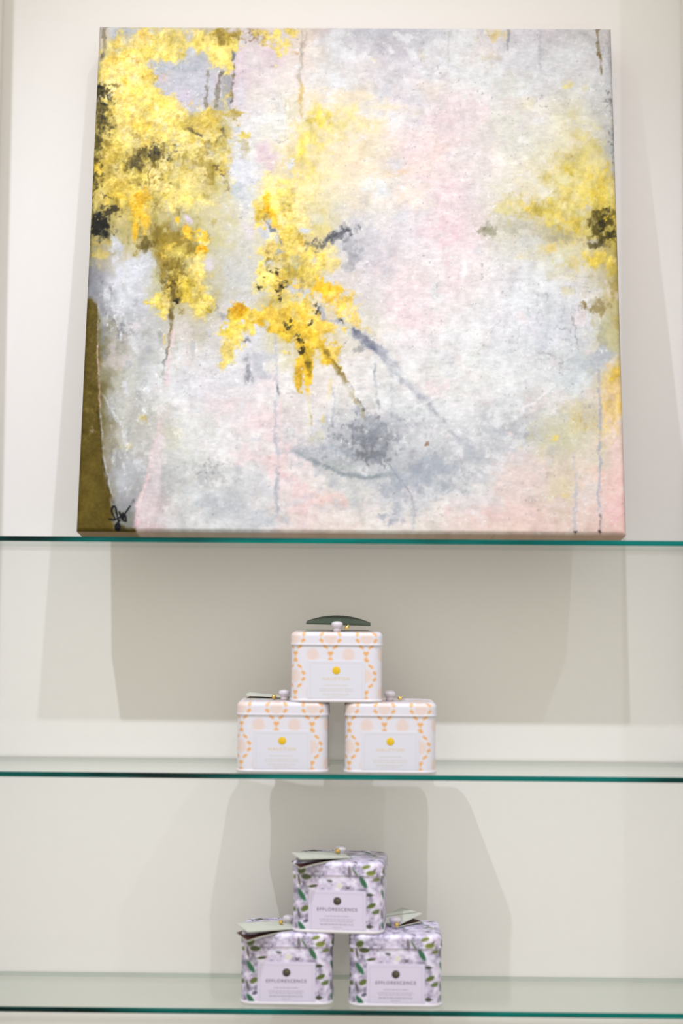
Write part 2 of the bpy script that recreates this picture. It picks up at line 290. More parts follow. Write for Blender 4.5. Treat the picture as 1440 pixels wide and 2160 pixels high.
    Ln([(1284, 62), (1288, 200), (1294, 300), (1300, 420)], 8, (176, 178, 186), .7, .9, 5, brk=.4); S(1284, 220, 18, 90, (120, 112, 104), .2, .8, 8, seed=23); S(1290, 330, 14, 90, (120, 120, 120), .25, .8, 8, seed=24)
    # --- the gold tree of the left half ----------------------------------------------------------------------
    B(500, 150, 60, 80, (226, 206, 216), .8, 1, .6); B(560, 110, 50, 50, (232, 208, 214), .7, 1, .6); B(535, 200, 50, 60, (236, 228, 216), .7, 1, .6); B(560, 330, 30, 44, (232, 206, 214), .85, .9, .5); B(590, 260, 40, 80, (240, 240, 238), .75, 1, .6)
    B(505, 200, 16, 60, (220, 214, 226), .6, 1, .5); B(540, 250, 34, 26, (240, 238, 236), .7, 1, .6)
    g = dict(gold=1, hgt=1.0)
    for x, y, rx, ry, c in ((300, 90, 90, 44, LG), (410, 85, 100, 36, LG), (255, 95, 26, 60, (196, 186, 160)), (290, 150, 90, 70, G1), (270, 230, 66, 80, G1), (330, 200, 60, 60, G1), (360, 230, 70, 50, G1), (290, 290, 100, 60, G1), (370, 290, 80, 60, G1),
                            (430, 90, 80, 30, G1), (465, 110, 30, 34, G1), (330, 95, 60, 40, G1), (240, 360, 60, 50, G2), (300, 380, 90, 56, G1), (390, 350, 70, 60, LG), (440, 280, 60, 46, G4), (450, 330, 50, 60, LG), (430, 400, 80, 46, LG), (250, 410, 50, 34, G2), (350, 420, 70, 30, G1)):
        B(x, y, rx, ry, c, .9, .5, .55, 22, 0, int(x) % 7+30, 1, **g)
    dabs(90, ((300, 130, 80, 70), (300, 250, 100, 70), (260, 210, 60, 60)), (G1, G2, (255, 240, 160), (255, 246, 190), (240, 200, 90), (232, 196, 96)), 6, 22, .8, 202, (.4, 1), (-60, 60), gold=1, hgt=.5)
    dabs(70, ((320, 370, 130, 80), (420, 330, 70, 80), (250, 350, 60, 80)), (G4, (214, 190, 96), (184, 158, 66), G1, LG, (168, 142, 54)), 8, 30, .75, 203, (.3, .9), (-70, 70), gold=.9, hgt=.5)
    B(470, 70, 46, 24, (176, 148, 60), .9, .7, .7, 14, 0, 31, 1.5, gold=.8); B(490, 75, 16, 14, (148, 120, 40), .7, .8, .6, 9); B(430, 62, 30, 8, (206, 196, 186), .7, .8, .7, 10); B(395, 75, 14, 16, (212, 204, 206), .8, .7, .7, 10)
    B(275, 62, 20, 14, (200, 204, 216), .9, .7, .6, 10); B(238, 66, 14, 16, (204, 206, 212), .9, .7, .6, 10)
    # violet grey window in the gold
    s.poly([(308, 130), (438, 128), (446, 175), (434, 225), (404, 246), (372, 205), (322, 180)], (206, 206, 220), .97, 8, 12); B(400, 142, 50, 16, (186, 194, 212), .9, .8, .6, 14, -6, 33); B(340, 140, 30, 12, (186, 196, 214), .85, .8, .6, 12); B(385, 210, 26, 24, (222, 208, 222), .8, 1, .5); B(415, 205, 18, 34, (196, 196, 208), .7, 1, .5); B(345, 165, 20, 9, (236, 214, 214), .7, 1, .6, 10)
    S(410, 160, 26, 16, (168, 166, 186), .3, .7, 6)
    B(405, 108, 30, 14, (206, 210, 220), .9, .7, .8, 12, 0, 34); B(425, 122, 16, 12, (186, 192, 206), .8, .8, .7, 9); B(365, 118, 30, 12, G1, .9, .6, .7, 10, 0, 35, **g); B(455, 125, 30, 20, G1, .85, .6, .7, 10, 0, 36, **g); B(478, 150, 14, 22, G1, .9, .6, .7, 10, 0, 37, **g)
    Ln([(437, 148), (434, 190), (432, 228)], 4, (150, 138, 118), .9, .5, 3); Ln([(462, 150), (456, 200), (454, 232)], 6, (120, 110, 90), .85, .5, 4, brk=.7); s.poly([(466, 160), (488, 160), (486, 235), (460, 235)], (172, 172, 178), .85, 6, 4); Ln([(488, 95), (488, 150), (484, 240)], 3, (110, 102, 92), .8, .6, 3, brk=.5)
    S(475, 195, 12, 40, (240, 214, 110), .15, .9, 9); B(489, 118, 7, 18, (140, 144, 158), .8, .7, .6, 9); B(445, 250, 60, 24, G4, .85, .7, .7, 14, -10, 38, gold=.9, hgt=.8); B(400, 262, 60, 22, (208, 182, 84), .8, .7, .7, 14, 6, 39, gold=.9)
    for x, y, rx, ry in ((575, 75, 26, 22), (595, 95, 20, 22), (545, 66, 22, 10), (610, 66, 26, 12), (560, 92, 14, 8), (585, 112, 8, 8), (578, 138, 4, 4)): B(x, y, rx, ry, (252, 224, 120), .9, .5, .7, 12, 0, 40, **g)
    S(535, 76, 40, 26, (196, 160, 120), .12, .8, 6, seed=41); S(520, 78, 30, 22, (130, 110, 100), .3, .8, 5, seed=42); Ln([(610, 108), (626, 112)], 3, (200, 150, 80), .8)
    Ln([(642, 60), (634, 130), (632, 180)], 5, (206, 192, 180), .85, .6, 3); Ln([(632, 170), (632, 245)], 5, (226, 196, 120), .85, .6, 3); Ln([(634, 60), (634, 120)], 2, (180, 166, 150), .5)
    for k in range(6): Ln([(592+k*5, 190+k*6), (600+k*3, 300-k*9)], 1.2, (214, 196, 140), .5, .8, 4, seed=50+k)
    dabs(80, ((440, 420, 60, 90), (400, 330, 60, 60), (470, 300, 30, 90), (300, 430, 90, 40)), ((206, 196, 150), (190, 172, 96), (222, 210, 160), (172, 148, 62), (236, 216, 130), (200, 198, 190)), 6, 22, .75, 210, (.3, .8), (30, 110), hgt=.4, gold=.4)
    dabs(40, ((235, 330, 40, 110), (260, 420, 50, 40)), ((196, 168, 70), (150, 126, 46), (226, 196, 96), (244, 218, 116)), 6, 22, .75, 211, (.25, .7), (60, 110), hgt=.4, gold=.8)
    # dark and olive patches
    for x, y, rx, ry, a in ((210, 195, 14, 22, 0), (215, 240, 20, 46, 0), (205, 300, 12, 40, 0), (196, 400, 10, 40, 0)): B(x, y, rx, ry, DK2, .85, .7, .9, 9, a, 43)
    S(218, 235, 34, 70, DK, .05, .95, 8, seed=44); S(206, 190, 18, 26, DK, .05, .95, 7, seed=45); S(205, 350, 18, 70, DK2, .1, .9, 8, seed=46); S(225, 240, 26, 50, (236, 206, 96), .2, .9, 7, seed=47)
    Ln([(215, 60), (218, 100), (212, 125)], 6, (128, 116, 92), .95, .5, 2); Ln([(212, 56), (232, 57)], 3, (40, 36, 36), .95); Ln([(213, 178), (260, 184)], 3, (120, 100, 40), .7, .7, 4)
    B(290, 335, 36, 28, (98, 84, 40), .9, .9, .8, 14, -30, 48); B(325, 325, 26, 20, (92, 80, 44), .85, .8, .9, 10, -40, 49); S(325, 330, 40, 34, DK, .1, .9, 8, seed=50); S(345, 310, 40, 26, DK2, .2, .8, 7, seed=51); B(285, 345, 20, 18, (74, 64, 40), .8, .9, .7, 10)
    S(330, 370, 60, 34, (150, 126, 50), .1, .8, 9, seed=52); S(400, 275, 30, 14, (110, 96, 56), .25, .9, 7, seed=53); Ln([(398, 270), (412, 278), (420, 282)], 3.5, (90, 82, 66), .8, .6, 6); Ln([(488, 262), (466, 272), (462, 290), (450, 300)], 4, (96, 84, 48), .8, .6, 8, brk=.6)
    Ln([(308, 378), (318, 352), (336, 330)], 2, (120, 100, 40), .7); S(380, 340, 60, 40, (190, 166, 90), .15, .6, 9, seed=54); S(470, 340, 20, 60, (214, 180, 60), .1, .8, 8, seed=55)
    for x, y in ((458, 352), (466, 366), (475, 385), (480, 400)): B(x, y, 7, 8, (104, 84, 60), .9, .6, .9, 6, 0, 56)
    B(468, 362, 6, 8, (252, 216, 90), .9, .6, .7, 7); S(480, 300, 16, 120, (236, 206, 90), .1, .8, 10, seed=57)
    B(210, 475, 30, 34, (34, 33, 28), 1, .6, .7, 12, 0, 58); B(232, 445, 26, 14, (60, 54, 36), .9, .7, .9, 9, -20, 59); B(222, 492, 14, 14, (28, 28, 26), .95, .7, .6); S(215, 425, 34, 26, DK, .1, .9, 8, seed=60); B(205, 420, 18, 14, (232, 206, 112), .8, .7, .8, 9); S(200, 455, 20, 20, (206, 180, 90), .35, .8, 6, seed=61)
    B(330, 490, 66, 50, (140, 118, 36), .9, .8, .7, 20, 0, 62, 1.8, gold=.5); B(380, 520, 60, 40, (150, 126, 42), .85, .8, .7, 18, 0, 63, 1.5, gold=.5); B(305, 515, 26, 20, (96, 80, 28), .85, .8, .7, 12); B(345, 545, 34, 50, (156, 130, 48), .85, .8, .8, 14, 0, 64, 2, gold=.5); B(360, 470, 20, 24, (186, 178, 160), .6, .9, .8, 12, 0, 65, 2); B(330, 455, 40, 16, (196, 182, 120), .7, .9, .8, 12)
    B(300, 420, 26, 20, OR, .9, .7, .7, 12, 0, 66, 2, **g); B(285, 432, 20, 26, OR, .9, .6, .7, 12, 0, 67, 2, **g); B(302, 460, 18, 34, OR, .85, .7, .7, 11, 0, 68, 3, **g); B(284, 478, 10, 28, OR, .9, .6, .6, 9, 0, 69, 3, **g); B(286, 412, 8, 14, (246, 170, 30), .8, .8, .6); Ln([(282, 470), (284, 505)], 4, OR, .9, .6, 4, hgt=.6)
    B(396, 488, 14, 16, OR, .95, .5, .6, 9, 0, 70, **g); B(424, 500, 24, 18, OR, .95, .5, .6, 10, 20, 71, **g); B(426, 525, 12, 20, OR2, .9, .6, .6, 9, 10, 72, **g); B(375, 462, 8, 8, OR, .9, .6); B(394, 460, 12, 12, (222, 206, 226), .9, .7, .6, 9); Ln([(420, 506), (434, 512), (444, 508)], 2.5, (255, 240, 170), .9, .6, 3, hgt=1); Ln([(424, 518), (432, 530)], 2, (255, 240, 170), .8, hgt=1)
    B(450, 440, 60, 60, (214, 204, 160), .7, .9, .7); B(470, 500, 50, 50, (214, 204, 150), .6, .9, .8); B(480, 400, 40, 50, (216, 208, 170), .5, 1, .7); B(400, 400, 60, 30, (232, 212, 130), .7, .8, .7, gold=.5)
    B(370, 530, 30, 20, (206, 184, 96), .75, .8, .8, 12, 0, 73, gold=.6); B(410, 570, 36, 50, G1, .9, .6, .6, 16, 0, 74, 1.5, **g); B(385, 600, 40, 44, (226, 194, 78), .9, .6, .7, 12, 0, 75, **g); B(340, 630, 34, 28, G1, .95, .5, .6, 12, 0, 76, **g); B(425, 630, 26, 40, G1, .95, .5, .6, 12, 0, 77, **g); B(345, 660, 14, 20, G1, .9, .5, .6, 9, 0, 78, **g)
    B(365, 575, 24, 30, (142, 116, 36), .85, .8, .9, 10, 0, 79); S(370, 600, 36, 36, (60, 50, 24), .15, .95, 8, seed=80); B(370, 628, 11, 11, (28, 26, 24), .95, .6, .6, 8); S(365, 580, 34, 60, (110, 92, 30), .2, .8, 8, seed=81)
    dabs(30, ((370, 560, 50, 50), (390, 620, 50, 30)), (G1, G3, (190, 160, 60), G2, (120, 98, 34)), 6, 18, .7, 206, (.4, .9), (-60, 60), gold=.8, hgt=.5)
    Ln([(366, 600), (358, 680), (350, 740), (347, 762)], 7, (112, 92, 40), .9, .6, 4, w2=3); Ln([(348, 705), (344, 720)], 4, (240, 210, 90), .8); Ln([(350, 735), (344, 790)], 3.5, (140, 144, 156), .7, .7, 3)
    B(335, 700, 16, 14, (150, 152, 146), .6, 1, .7); B(310, 700, 34, 24, (176, 176, 170), .6, 1, .8); B(315, 730, 14, 30, (172, 174, 180), .6, 1, .7)
    # --- middle: yellow diagonal ------------------------------------------------------------------------------
    B(505, 370, 26, 60, (224, 226, 236), .9, .8, .6, 22, 0, 82); B(500, 395, 16, 20, (196, 206, 222), .8, .8, .7); B(490, 345, 14, 30, (206, 210, 224), .7, .9, .6); B(498, 300, 18, 34, (226, 226, 228), .8, .9, .7); B(502, 275, 10, 10, (186, 198, 220), .8, .8, .6, 8); B(510, 285, 16, 8, (240, 214, 110), .9, .6, .7, 8)
    B(520, 440, 20, 26, (206, 208, 214), .6, .9, .7); B(525, 480, 22, 44, (224, 212, 220), .8, .9, .6); B(575, 480, 36, 34, (206, 208, 216), .8, .8, .7); B(545, 590, 30, 60, (206, 208, 206), .7, 1, .7); B(480, 580, 60, 60, (206, 206, 202), .7, 1, .7); B(440, 565, 10, 24, (226, 212, 224), .7, 1, .6)
    B(610, 345, 14, 12, (222, 226, 230), .9, .8, .6, 9); B(610, 368, 22, 16, (214, 208, 196), .7, .9, .8, 9)
    for x, y, rx, ry, c in ((590, 420, 40, 50, G1), (560, 385, 24, 30, (248, 228, 160)), (610, 470, 46, 60, (248, 222, 122)), (640, 440, 40, 60, (244, 224, 150)), (600, 540, 60, 40, (240, 212, 110)), (560, 580, 30, 40, G1), (650, 560, 46, 40, (246, 216, 110)), (600, 600, 40, 30, (240, 206, 84)), (690, 550, 30, 34, (244, 222, 150)), (555, 430, 22, 20, G1), (545, 450, 10, 30, G2)):
        B(x, y, rx, ry, c, .85, .6, .7, 16, 0, int(x+y) % 9+83, **g)
    B(562, 425, 12, 30, OR, .95, .6, .6, 9, -8, 84, 2, **g); B(563, 440, 7, 22, OR2, .9, .7, .6, 8, -8, 85, 2, **g); B(576, 460, 7, 20, OR, .9, .7, .6, 8, -10, 86, 2, **g)
    B(560, 490, 24, 18, (206, 208, 214), .85, .7, .7, 10, 40); Ln([(548, 456), (570, 482), (596, 516)], 3.5, (120, 124, 140), .9, .6, 5, brk=.8); B(578, 500, 14, 8, (206, 204, 208), .8, .7, .6, 8, 45); B(590, 530, 16, 8, (170, 172, 182), .8, .7, .8, 8); B(620, 555, 16, 20, (180, 178, 160), .7, .8, .9, 8); B(640, 485, 22, 9, (206, 210, 222), .9, .8, .6, 9); B(665, 460, 20, 20, (220, 222, 224), .6, 1, .6); B(660, 548, 9, 12, (206, 206, 216), .8, .8, .6, 7); B(660, 420, 24, 50, (226, 216, 170), .6, 1, .7)
    S(585, 590, 40, 36, (52, 42, 16), .2, .95, 9, seed=87); B(592, 600, 11, 14, (40, 34, 16), .9, .6, .9, 8); B(545, 606, 8, 7, (50, 44, 24), .9, .6, .8, 6); S(570, 560, 40, 40, (150, 124, 40), .2, .7, 9, seed=88); B(615, 580, 30, 26, (176, 150, 60), .5, .9, .9, 10)
    B(620, 605, 20, 18, (206, 208, 218), .9, .7, .7, 10, 0, 89); B(645, 620, 14, 12, (204, 208, 222), .8, .7, .7, 9); S(625, 610, 26, 20, (130, 132, 146), .25, .7, 7, seed=90); B(700, 590, 26, 20, (216, 212, 216), .7, .9, .7)
    B(690, 615, 38, 22, OR, 1, .4, .5, 12, 0, 91, **g); B(672, 595, 14, 16, OR, .95, .5, .5, 9, 0, 92, **g); B(715, 640, 40, 26, (252, 212, 100), .95, .6, .6, 14, 15, 93, **g); B(735, 670, 40, 22, (250, 214, 116), .9, .6, .7, 13, 20, 94, **g); B(765, 690, 30, 10, (236, 214, 150), .7, .9, .8, 10, 35); S(740, 640, 30, 40, (252, 208, 96), .1, .8, 8, seed=95)
    for x, y, rx, ry, c in ((500, 660, 26, 24, OR), (505, 655, 20, 18, OR2), (535, 665, 24, 18, (252, 216, 90)), (490, 700, 26, 40, (252, 220, 100)), (480, 740, 22, 36, (248, 222, 112)), (520, 690, 20, 16, G2), (470, 770, 12, 16, (246, 220, 116)), (570, 660, 36, 26, (250, 206, 70)), (555, 680, 18, 14, OR), (600, 670, 44, 30, (246, 204, 70)), (640, 650, 40, 34, (250, 212, 90)), (630, 690, 50, 30, (246, 202, 60)), (680, 690, 40, 24, (250, 208, 84)), (650, 720, 36, 26, (240, 198, 60)), (600, 700, 30, 18, (234, 196, 60)), (640, 760, 20, 40, OR), (628, 790, 14, 30, OR), (650, 800, 10, 30, OR), (650, 750, 14, 30, (214, 176, 40)), (700, 740, 22, 26, (250, 212, 96)), (690, 760, 20, 14, (246, 200, 60))):
        B(x, y, rx, ry, c, .92, .5, .6, 12, 0, int(x*3+y) % 9+96, 1.3, **g)
    dabs(60, ((620, 690, 70, 50), (600, 560, 60, 60), (600, 450, 40, 60)), (OR, G2, (226, 180, 50), G1, (255, 236, 150), (206, 168, 56)), 5, 18, .75, 205, (.3, .9), (-60, 60), gold=1, hgt=.5)
    S(640, 700, 70, 60, (214, 170, 50), .25, .7, 10, seed=105); V(630, 690, 90, 70, (180, 140, 40), .05, .5, 16, 106)
    for x, y, r in ((608, 690, 11), (627, 705, 6), (632, 716, 7), (637, 737, 7), (657, 680, 6), (592, 605, 6), (650, 770, 5), (665, 640, 5), (672, 652, 7), (590, 628, 4)): B(x, y, r, r*1.3, (48, 42, 22) if r > 5 else (70, 60, 40), .9, .7, .9, 7, 0, int(x) % 5+107)
    Ln([(668, 640), (690, 668), (722, 678)], 6, (170, 174, 192), .8, .6, 6, brk=.8); Ln([(712, 672), (724, 680)], 2.5, (40, 40, 44), .9); B(650, 775, 8, 22, (150, 122, 30), .7, .8, .7, 8)
    Ln([(672, 725), (700, 765), (720, 785)], 8, (214, 170, 40), .85, .6, 4); Ln([(700, 765), (740, 830), (760, 860), (772, 895)], 7, (176, 160, 118), .9, .9, 3, w2=5); Ln([(752, 838), (762, 855), (768, 868)], 3, (96, 82, 60), .95, .6, 2); Ln([(680, 735), (722, 790), (745, 825)], 5, (140, 116, 50), .85, .9, 3)
    Ln([(650, 830), (652, 900)], 5, (240, 214, 140), .8, .6, 2, w2=2); Ln([(697, 800), (694, 840)], 6, (248, 222, 140), .7, .7, 3); B(682, 885, 6, 14, (244, 220, 130), .7, .8, .6); B(672, 920, 26, 16, (218, 214, 176), .7, 1, .7, 12, -30); B(650, 870, 20, 40, (240, 238, 228), .6, 1, .6)
    # --- lower middle -------------------------------------------------------------------------------------
    for x, y, rx, ry in ((600, 800, 40, 60), (780, 800, 60, 60), (850, 850, 60, 40), (700, 850, 40, 50), (860, 780, 60, 60), (420, 900, 70, 50), (480, 930, 60, 40), (330, 960, 40, 40), (380, 830, 50, 50), (960, 720, 60, 60), (1010, 780, 80, 60), (1010, 680, 50, 50), (1090, 780, 60, 40), (900, 760, 60, 70)):
        B(x, y, rx, ry, (238, 237, 236), .6, 1, .8, 26, 0, 108, 1, hgt=.3)
    for x, y, rx, ry in ((480, 850, 70, 40), (560, 880, 40, 60), (530, 960, 60, 30), (590, 960, 40, 40), (600, 1010, 40, 30), (640, 1060, 40, 40), (900, 820, 50, 30), (990, 1080, 90, 40)):
        B(x, y, rx, ry, (242, 218, 218), .65, 1, .7, 26, 0, 109)
    B(700, 1055, 50, 16, (250, 214, 204), .8, .9, .7, 14, 10); B(648, 1060, 26, 40, (248, 214, 212), .6, 1, .6, 16, -20); B(600, 1000, 40, 12, (248, 212, 212), .7, 1, .6, 12, 10)
    Ln([(730, 690), (790, 735), (850, 800), (920, 870), (1000, 950)], 17, (172, 178, 193), .95, 1, 5, w2=10); Ln([(740, 692), (768, 712), (796, 738)], 9, (96, 102, 128), .95, 1, 4); Ln([(765, 715), (830, 765)], 12, (160, 168, 190), .75, 1, 4); B(800, 735, 24, 9, (178, 184, 206), .8, .9, .6, 10, 35); Ln([(850, 800), (905, 842), (960, 905), (1020, 970), (1090, 1040)], 6, (226, 224, 224), .8, .8, 2, hgt=.4); Ln([(780, 750), (880, 810), (920, 850)], 8, (238, 236, 226), .6, .9, 4)
    for x, y0, y1, c, w in ((582, 700, 1090, (188, 192, 206), 5), (582, 812, 830, (120, 124, 138), 4), (702, 810, 895, (176, 182, 194), 4), (792, 760, 860, (166, 170, 180), 4), (824, 760, 920, (200, 204, 212), 5), (521, 740, 790, (120, 126, 142), 5), (655, 860, 900, (200, 186, 150), 2), (584, 1000, 1085, (176, 184, 200), 5)):
        Ln([(x, y0), (x+2, y1)], w*1.25, c, .85, 1, 4, brk=1.0, seed=int(x) % 11)
    B(520, 716, 9, 9, (110, 112, 130), .8, .8, .8, 7); B(545, 770, 36, 36, (186, 190, 204), .7, 1, .8); B(525, 795, 12, 14, (120, 124, 140), .6, .9, .8, 8); B(700, 895, 7, 6, (130, 134, 146), .8, .8); B(758, 735, 16, 9, (150, 150, 150), .6, 1, .8, 8); B(470, 665, 14, 10, (150, 152, 160), .6, 1, .8, 8); S(470, 655, 30, 18, (120, 122, 134), .35, .7, 6)
    # grey hill
    s.poly([(590, 930), (640, 945), (700, 905), (760, 880), (860, 880), (930, 930), (1030, 960), (960, 1020), (880, 1040), (830, 1000), (760, 1005), (690, 985), (630, 955)], (194, 197, 204), .7, 46, 60, 7)
    B(760, 945, 120, 34, (182, 186, 195), .7, 1, 1, 30, 8, 110); B(780, 930, 60, 40, (166, 170, 181), .75, 1, 1.1, 20, 20, 111); B(772, 925, 58, 42, (130, 135, 148), .85, 1, 1.2, 14, 10, 112); B(768, 955, 36, 14, (118, 122, 134), .8, 1, 1.1, 12, 4, 114); B(800, 905, 40, 22, (150, 156, 168), .7, 1, 1, 10, 30, 113); B(765, 958, 30, 10, (120, 124, 136), .75, .9, .8, 10); B(772, 925, 26, 18, (128, 134, 148), .6, 1, .9, 12); B(650, 955, 70, 12, (172, 180, 194), .75, 1, .6, 14, 8); B(720, 985, 60, 14, (178, 188, 188), .8, 1, .6, 14, 18); Ln([(640, 958), (690, 984), (750, 1004), (830, 1000)], 7, (152, 162, 168), .8, 1, 4)
    B(900, 1000, 90, 30, (184, 190, 201), .75, 1, 1.1, 26, -14, 113); B(925, 1020, 50, 22, (166, 176, 191), .7, 1, 1.1, 18, -10, 114); B(1010, 965, 60, 36, (192, 195, 203), .7, 1, 1.1, 24, -40); dabs(40, ((800, 930, 90, 40), (920, 990, 90, 40), (680, 955, 70, 20)), ((206, 209, 215), (170, 176, 188), (224, 225, 228), (150, 156, 168), (190, 195, 204)), 8, 26, .7, 207, (.25, .7), (-20, 40)); B(870, 985, 30, 12, (160, 166, 182), .7, 1, .8, 12, 10); B(880, 930, 60, 30, (220, 220, 222), .6, 1, .8, 14); S(880, 900, 70, 40, (244, 244, 244), .1, .7, 12, seed=115); S(870, 880, 60, 40, (176, 182, 192), .15, .6, 11, seed=116); B(900, 935, 5, 6, (150, 116, 90), .8, .8); B(800, 890, 70, 16, (206, 210, 216), .6, 1, .8, 12)
    Ln([(800, 955), (828, 992), (870, 1050), (880, 1085)], 3.5, (128, 134, 146), .75, .8, 4, w2=2); Ln([(875, 1050), (872, 1122)], 6, (202, 208, 218), .8, .7, 3); Ln([(885, 1070), (918, 1108)], 1.6, (200, 196, 190), .8)
    B(838, 1055, 16, 44, (186, 194, 212), .8, .9, .8, 14, 0, 117); B(835, 1095, 24, 14, (176, 184, 204), .8, .8, .8, 10); B(806, 1088, 14, 7, (176, 182, 200), .8, .8, .9, 7); B(810, 1048, 9, 6, (186, 192, 206), .8, .8, .8, 7); B(770, 1050, 80, 20, (228, 224, 214), .5, 1, .7); B(720, 1090, 90, 24, (248, 236, 230), .8, 1, .6)
    # lower right
    for x, y, rx, ry, c in ((1040, 915, 60, 26, (202, 204, 208)), (1075, 905, 40, 20, (180, 182, 190)), (1120, 920, 22, 12, (166, 170, 184)), (1060, 945, 50, 16, (206, 208, 216)), (960, 870, 60, 40, (226, 228, 230)), (1100, 1010, 90, 50, (236, 214, 206)), (1160, 960, 60, 40, (232, 216, 196)), (1090, 1085, 90, 30, (244, 214, 208)), (980, 1050, 60, 26, (236, 230, 230)), (960, 1100, 60, 14, (246, 226, 218)), (1180, 900, 80, 40, (222, 216, 186)), (1230, 880, 40, 50, (226, 210, 160)), (1260, 960, 40, 50, (228, 220, 200)), (1300, 1080, 24, 40, (250, 198, 202)), (1305, 960, 24, 60, (246, 214, 208)), (1240, 1040, 50, 60, (234, 224, 222)), (1195, 1030, 40, 40, (236, 222, 186)), (1190, 1045, 14, 10, (242, 216, 150)), (1170, 930, 60, 30, (224, 218, 180))):
        B(x, y, rx, ry, c, .65, 1, .7, 20, 0, 118)
    B(1290, 850, 30, 50, (248, 214, 134), .85, .8, .7, 16, 0, 119, 1.6, gold=.3); B(1298, 790, 16, 24, (248, 206, 90), .9, .8, .6, 12, 20); B(1275, 910, 18, 30, (246, 216, 130), .8, .8, .8, 12); B(1310, 850, 10, 30, (250, 206, 100), .7, .9, .6); B(1318, 900, 10, 40, (244, 222, 216), .8, .9, .5); B(1172, 924, 9, 8, (240, 216, 120), .8, .8, .6, 7); S(1230, 885, 30, 30, (196, 170, 100), .2, .7, 8, seed=120); B(1285, 770, 14, 9, (246, 198, 160), .6, 1, .6)
    Ln([(1264, 740), (1266, 860), (1265, 1010), (1268, 1122)], 4, (176, 180, 192), .8, .7, 3, brk=.9); Ln([(1216, 990), (1214, 1060), (1212, 1120)], 4.5, (190, 194, 208), .85, .7, 3); Ln([(1213, 950), (1211, 990)], 2.5, (190, 194, 200), .6); B(1213, 1121, 3.6, 4.5, (50, 46, 50), 1, .4, .2); B(1267, 1123, 3.6, 4.5, (54, 34, 36), 1, .4, .2); Ln([(1266, 1080), (1267, 1120)], 2.2, (130, 116, 120), .7)
    # right middle: white with grey branches and olive
    B(1130, 640, 80, 80, (236, 238, 241), .7, 1, .8, 30, 0, 121, 2); B(1160, 700, 70, 50, (214, 220, 234), .75, 1, .8, 24, 0, 122, 2); B(1250, 760, 60, 26, (192, 200, 212), .8, .9, .7, 22, -20, 123); B(1270, 745, 36, 20, (180, 188, 204), .8, .9, .7, 16, -20); B(1205, 800, 60, 34, (214, 222, 230), .7, 1, .7); B(1240, 860, 22, 40, (206, 196, 182), .6, 1, .8, 14, 0, 124, 2)
    for k in range(26):
        x = 1078+(k*37) % 130; y = 590+(k*53) % 120; Ln([(x, y), (x+((k*7) % 9-4), y+18+(k*11) % 30)], 2, (184, 188, 200), .5, 1, 6, seed=60+k % 7, brk=.8)
    for p in ([(1180, 690), (1210, 705), (1222, 720), (1215, 732)], [(1190, 712), (1225, 735)], [(1155, 740), (1190, 758), (1172, 775), (1170, 786)], [(1130, 725), (1130, 775)], [(1200, 660), (1210, 700)], [(1228, 640), (1244, 640), (1236, 690)], [(1180, 765), (1200, 755)], [(1135, 740), (1180, 750)]):
        Ln(p, 2.2, (136, 134, 138), .5, 1, 7, brk=.5)
    B(1262, 648, 26, 16, (158, 140, 90), .85, .8, .9, 11, 0, 125); B(1230, 648, 9, 13, (140, 118, 66), .9, .7, .6, 8); B(1300, 600, 18, 30, (170, 152, 80), .8, .9, .7, 14, 0, 126, 2); B(1285, 710, 36, 40, (206, 198, 152), .8, .9, .8, 20, 0, 127, 1.6); B(1305, 680, 14, 30, (190, 170, 100), .7, .9, .7); B(1270, 720, 14, 30, (170, 170, 156), .6, 1, .8); Ln([(1238, 620), (1240, 680)], 4, (236, 238, 240), .9, .7, 3); Ln([(1208, 632), (1240, 632)], 3, (240, 240, 238), .8); B(1246, 612, 40, 12, (206, 210, 214), .6, 1, .7); B(1195, 610, 20, 12, (226, 214, 160), .6, 1, .7); S(1230, 600, 50, 30, (150, 152, 156), .3, .6, 8, seed=128)
    Ln([(1175, 805), (1130, 845), (1080, 885)], 4, (246, 246, 246), .85, .7, 6, hgt=.7); Ln([(950, 815), (900, 848), (870, 862)], 4, (246, 246, 246), .85, .7, 4, hgt=.7); Ln([(1060, 918), (1072, 910), (1090, 925)], 2.5, (250, 226, 218), .9, .7, 3, hgt=.6); Ln([(1032, 705), (1040, 690), (1055, 675)], 2, (206, 204, 204), .8)
    # --- left column -----------------------------------------------------------------------------------
    B(270, 600, 60, 90, (214, 218, 230), .85, .9, .6, 30, 0, 129, 1.6, .4); B(285, 560, 50, 44, (218, 222, 236), .8, .9, .6, 22, 0, 130, 1.5); B(245, 520, 16, 30, (210, 212, 222), .9, .8, .6, 12); B(195, 600, 22, 50, (128, 132, 144), .8, 1, .7, 18, 0, 131, 2); B(225, 640, 20, 60, (176, 180, 190), .8, 1, .7); B(215, 540, 26, 18, (220, 196, 112), .85, .7, .8, 12, 0, 132); B(208, 512, 26, 10, (214, 186, 96), .85, .7, .8, 10); B(180, 540, 8, 30, (90, 90, 96), .8, .9, .6)
    S(250, 690, 40, 60, (130, 134, 146), .1, .8, 9, seed=133); S(256, 670, 36, 50, (242, 243, 247), .1, .9, 8, seed=134, hgt=.6); Ln([(214, 610), (218, 720), (222, 760)], 8, (140, 144, 154), .7, .9, 4); Ln([(232, 600), (236, 660)], 3, (120, 122, 132), .6, .8, 4)
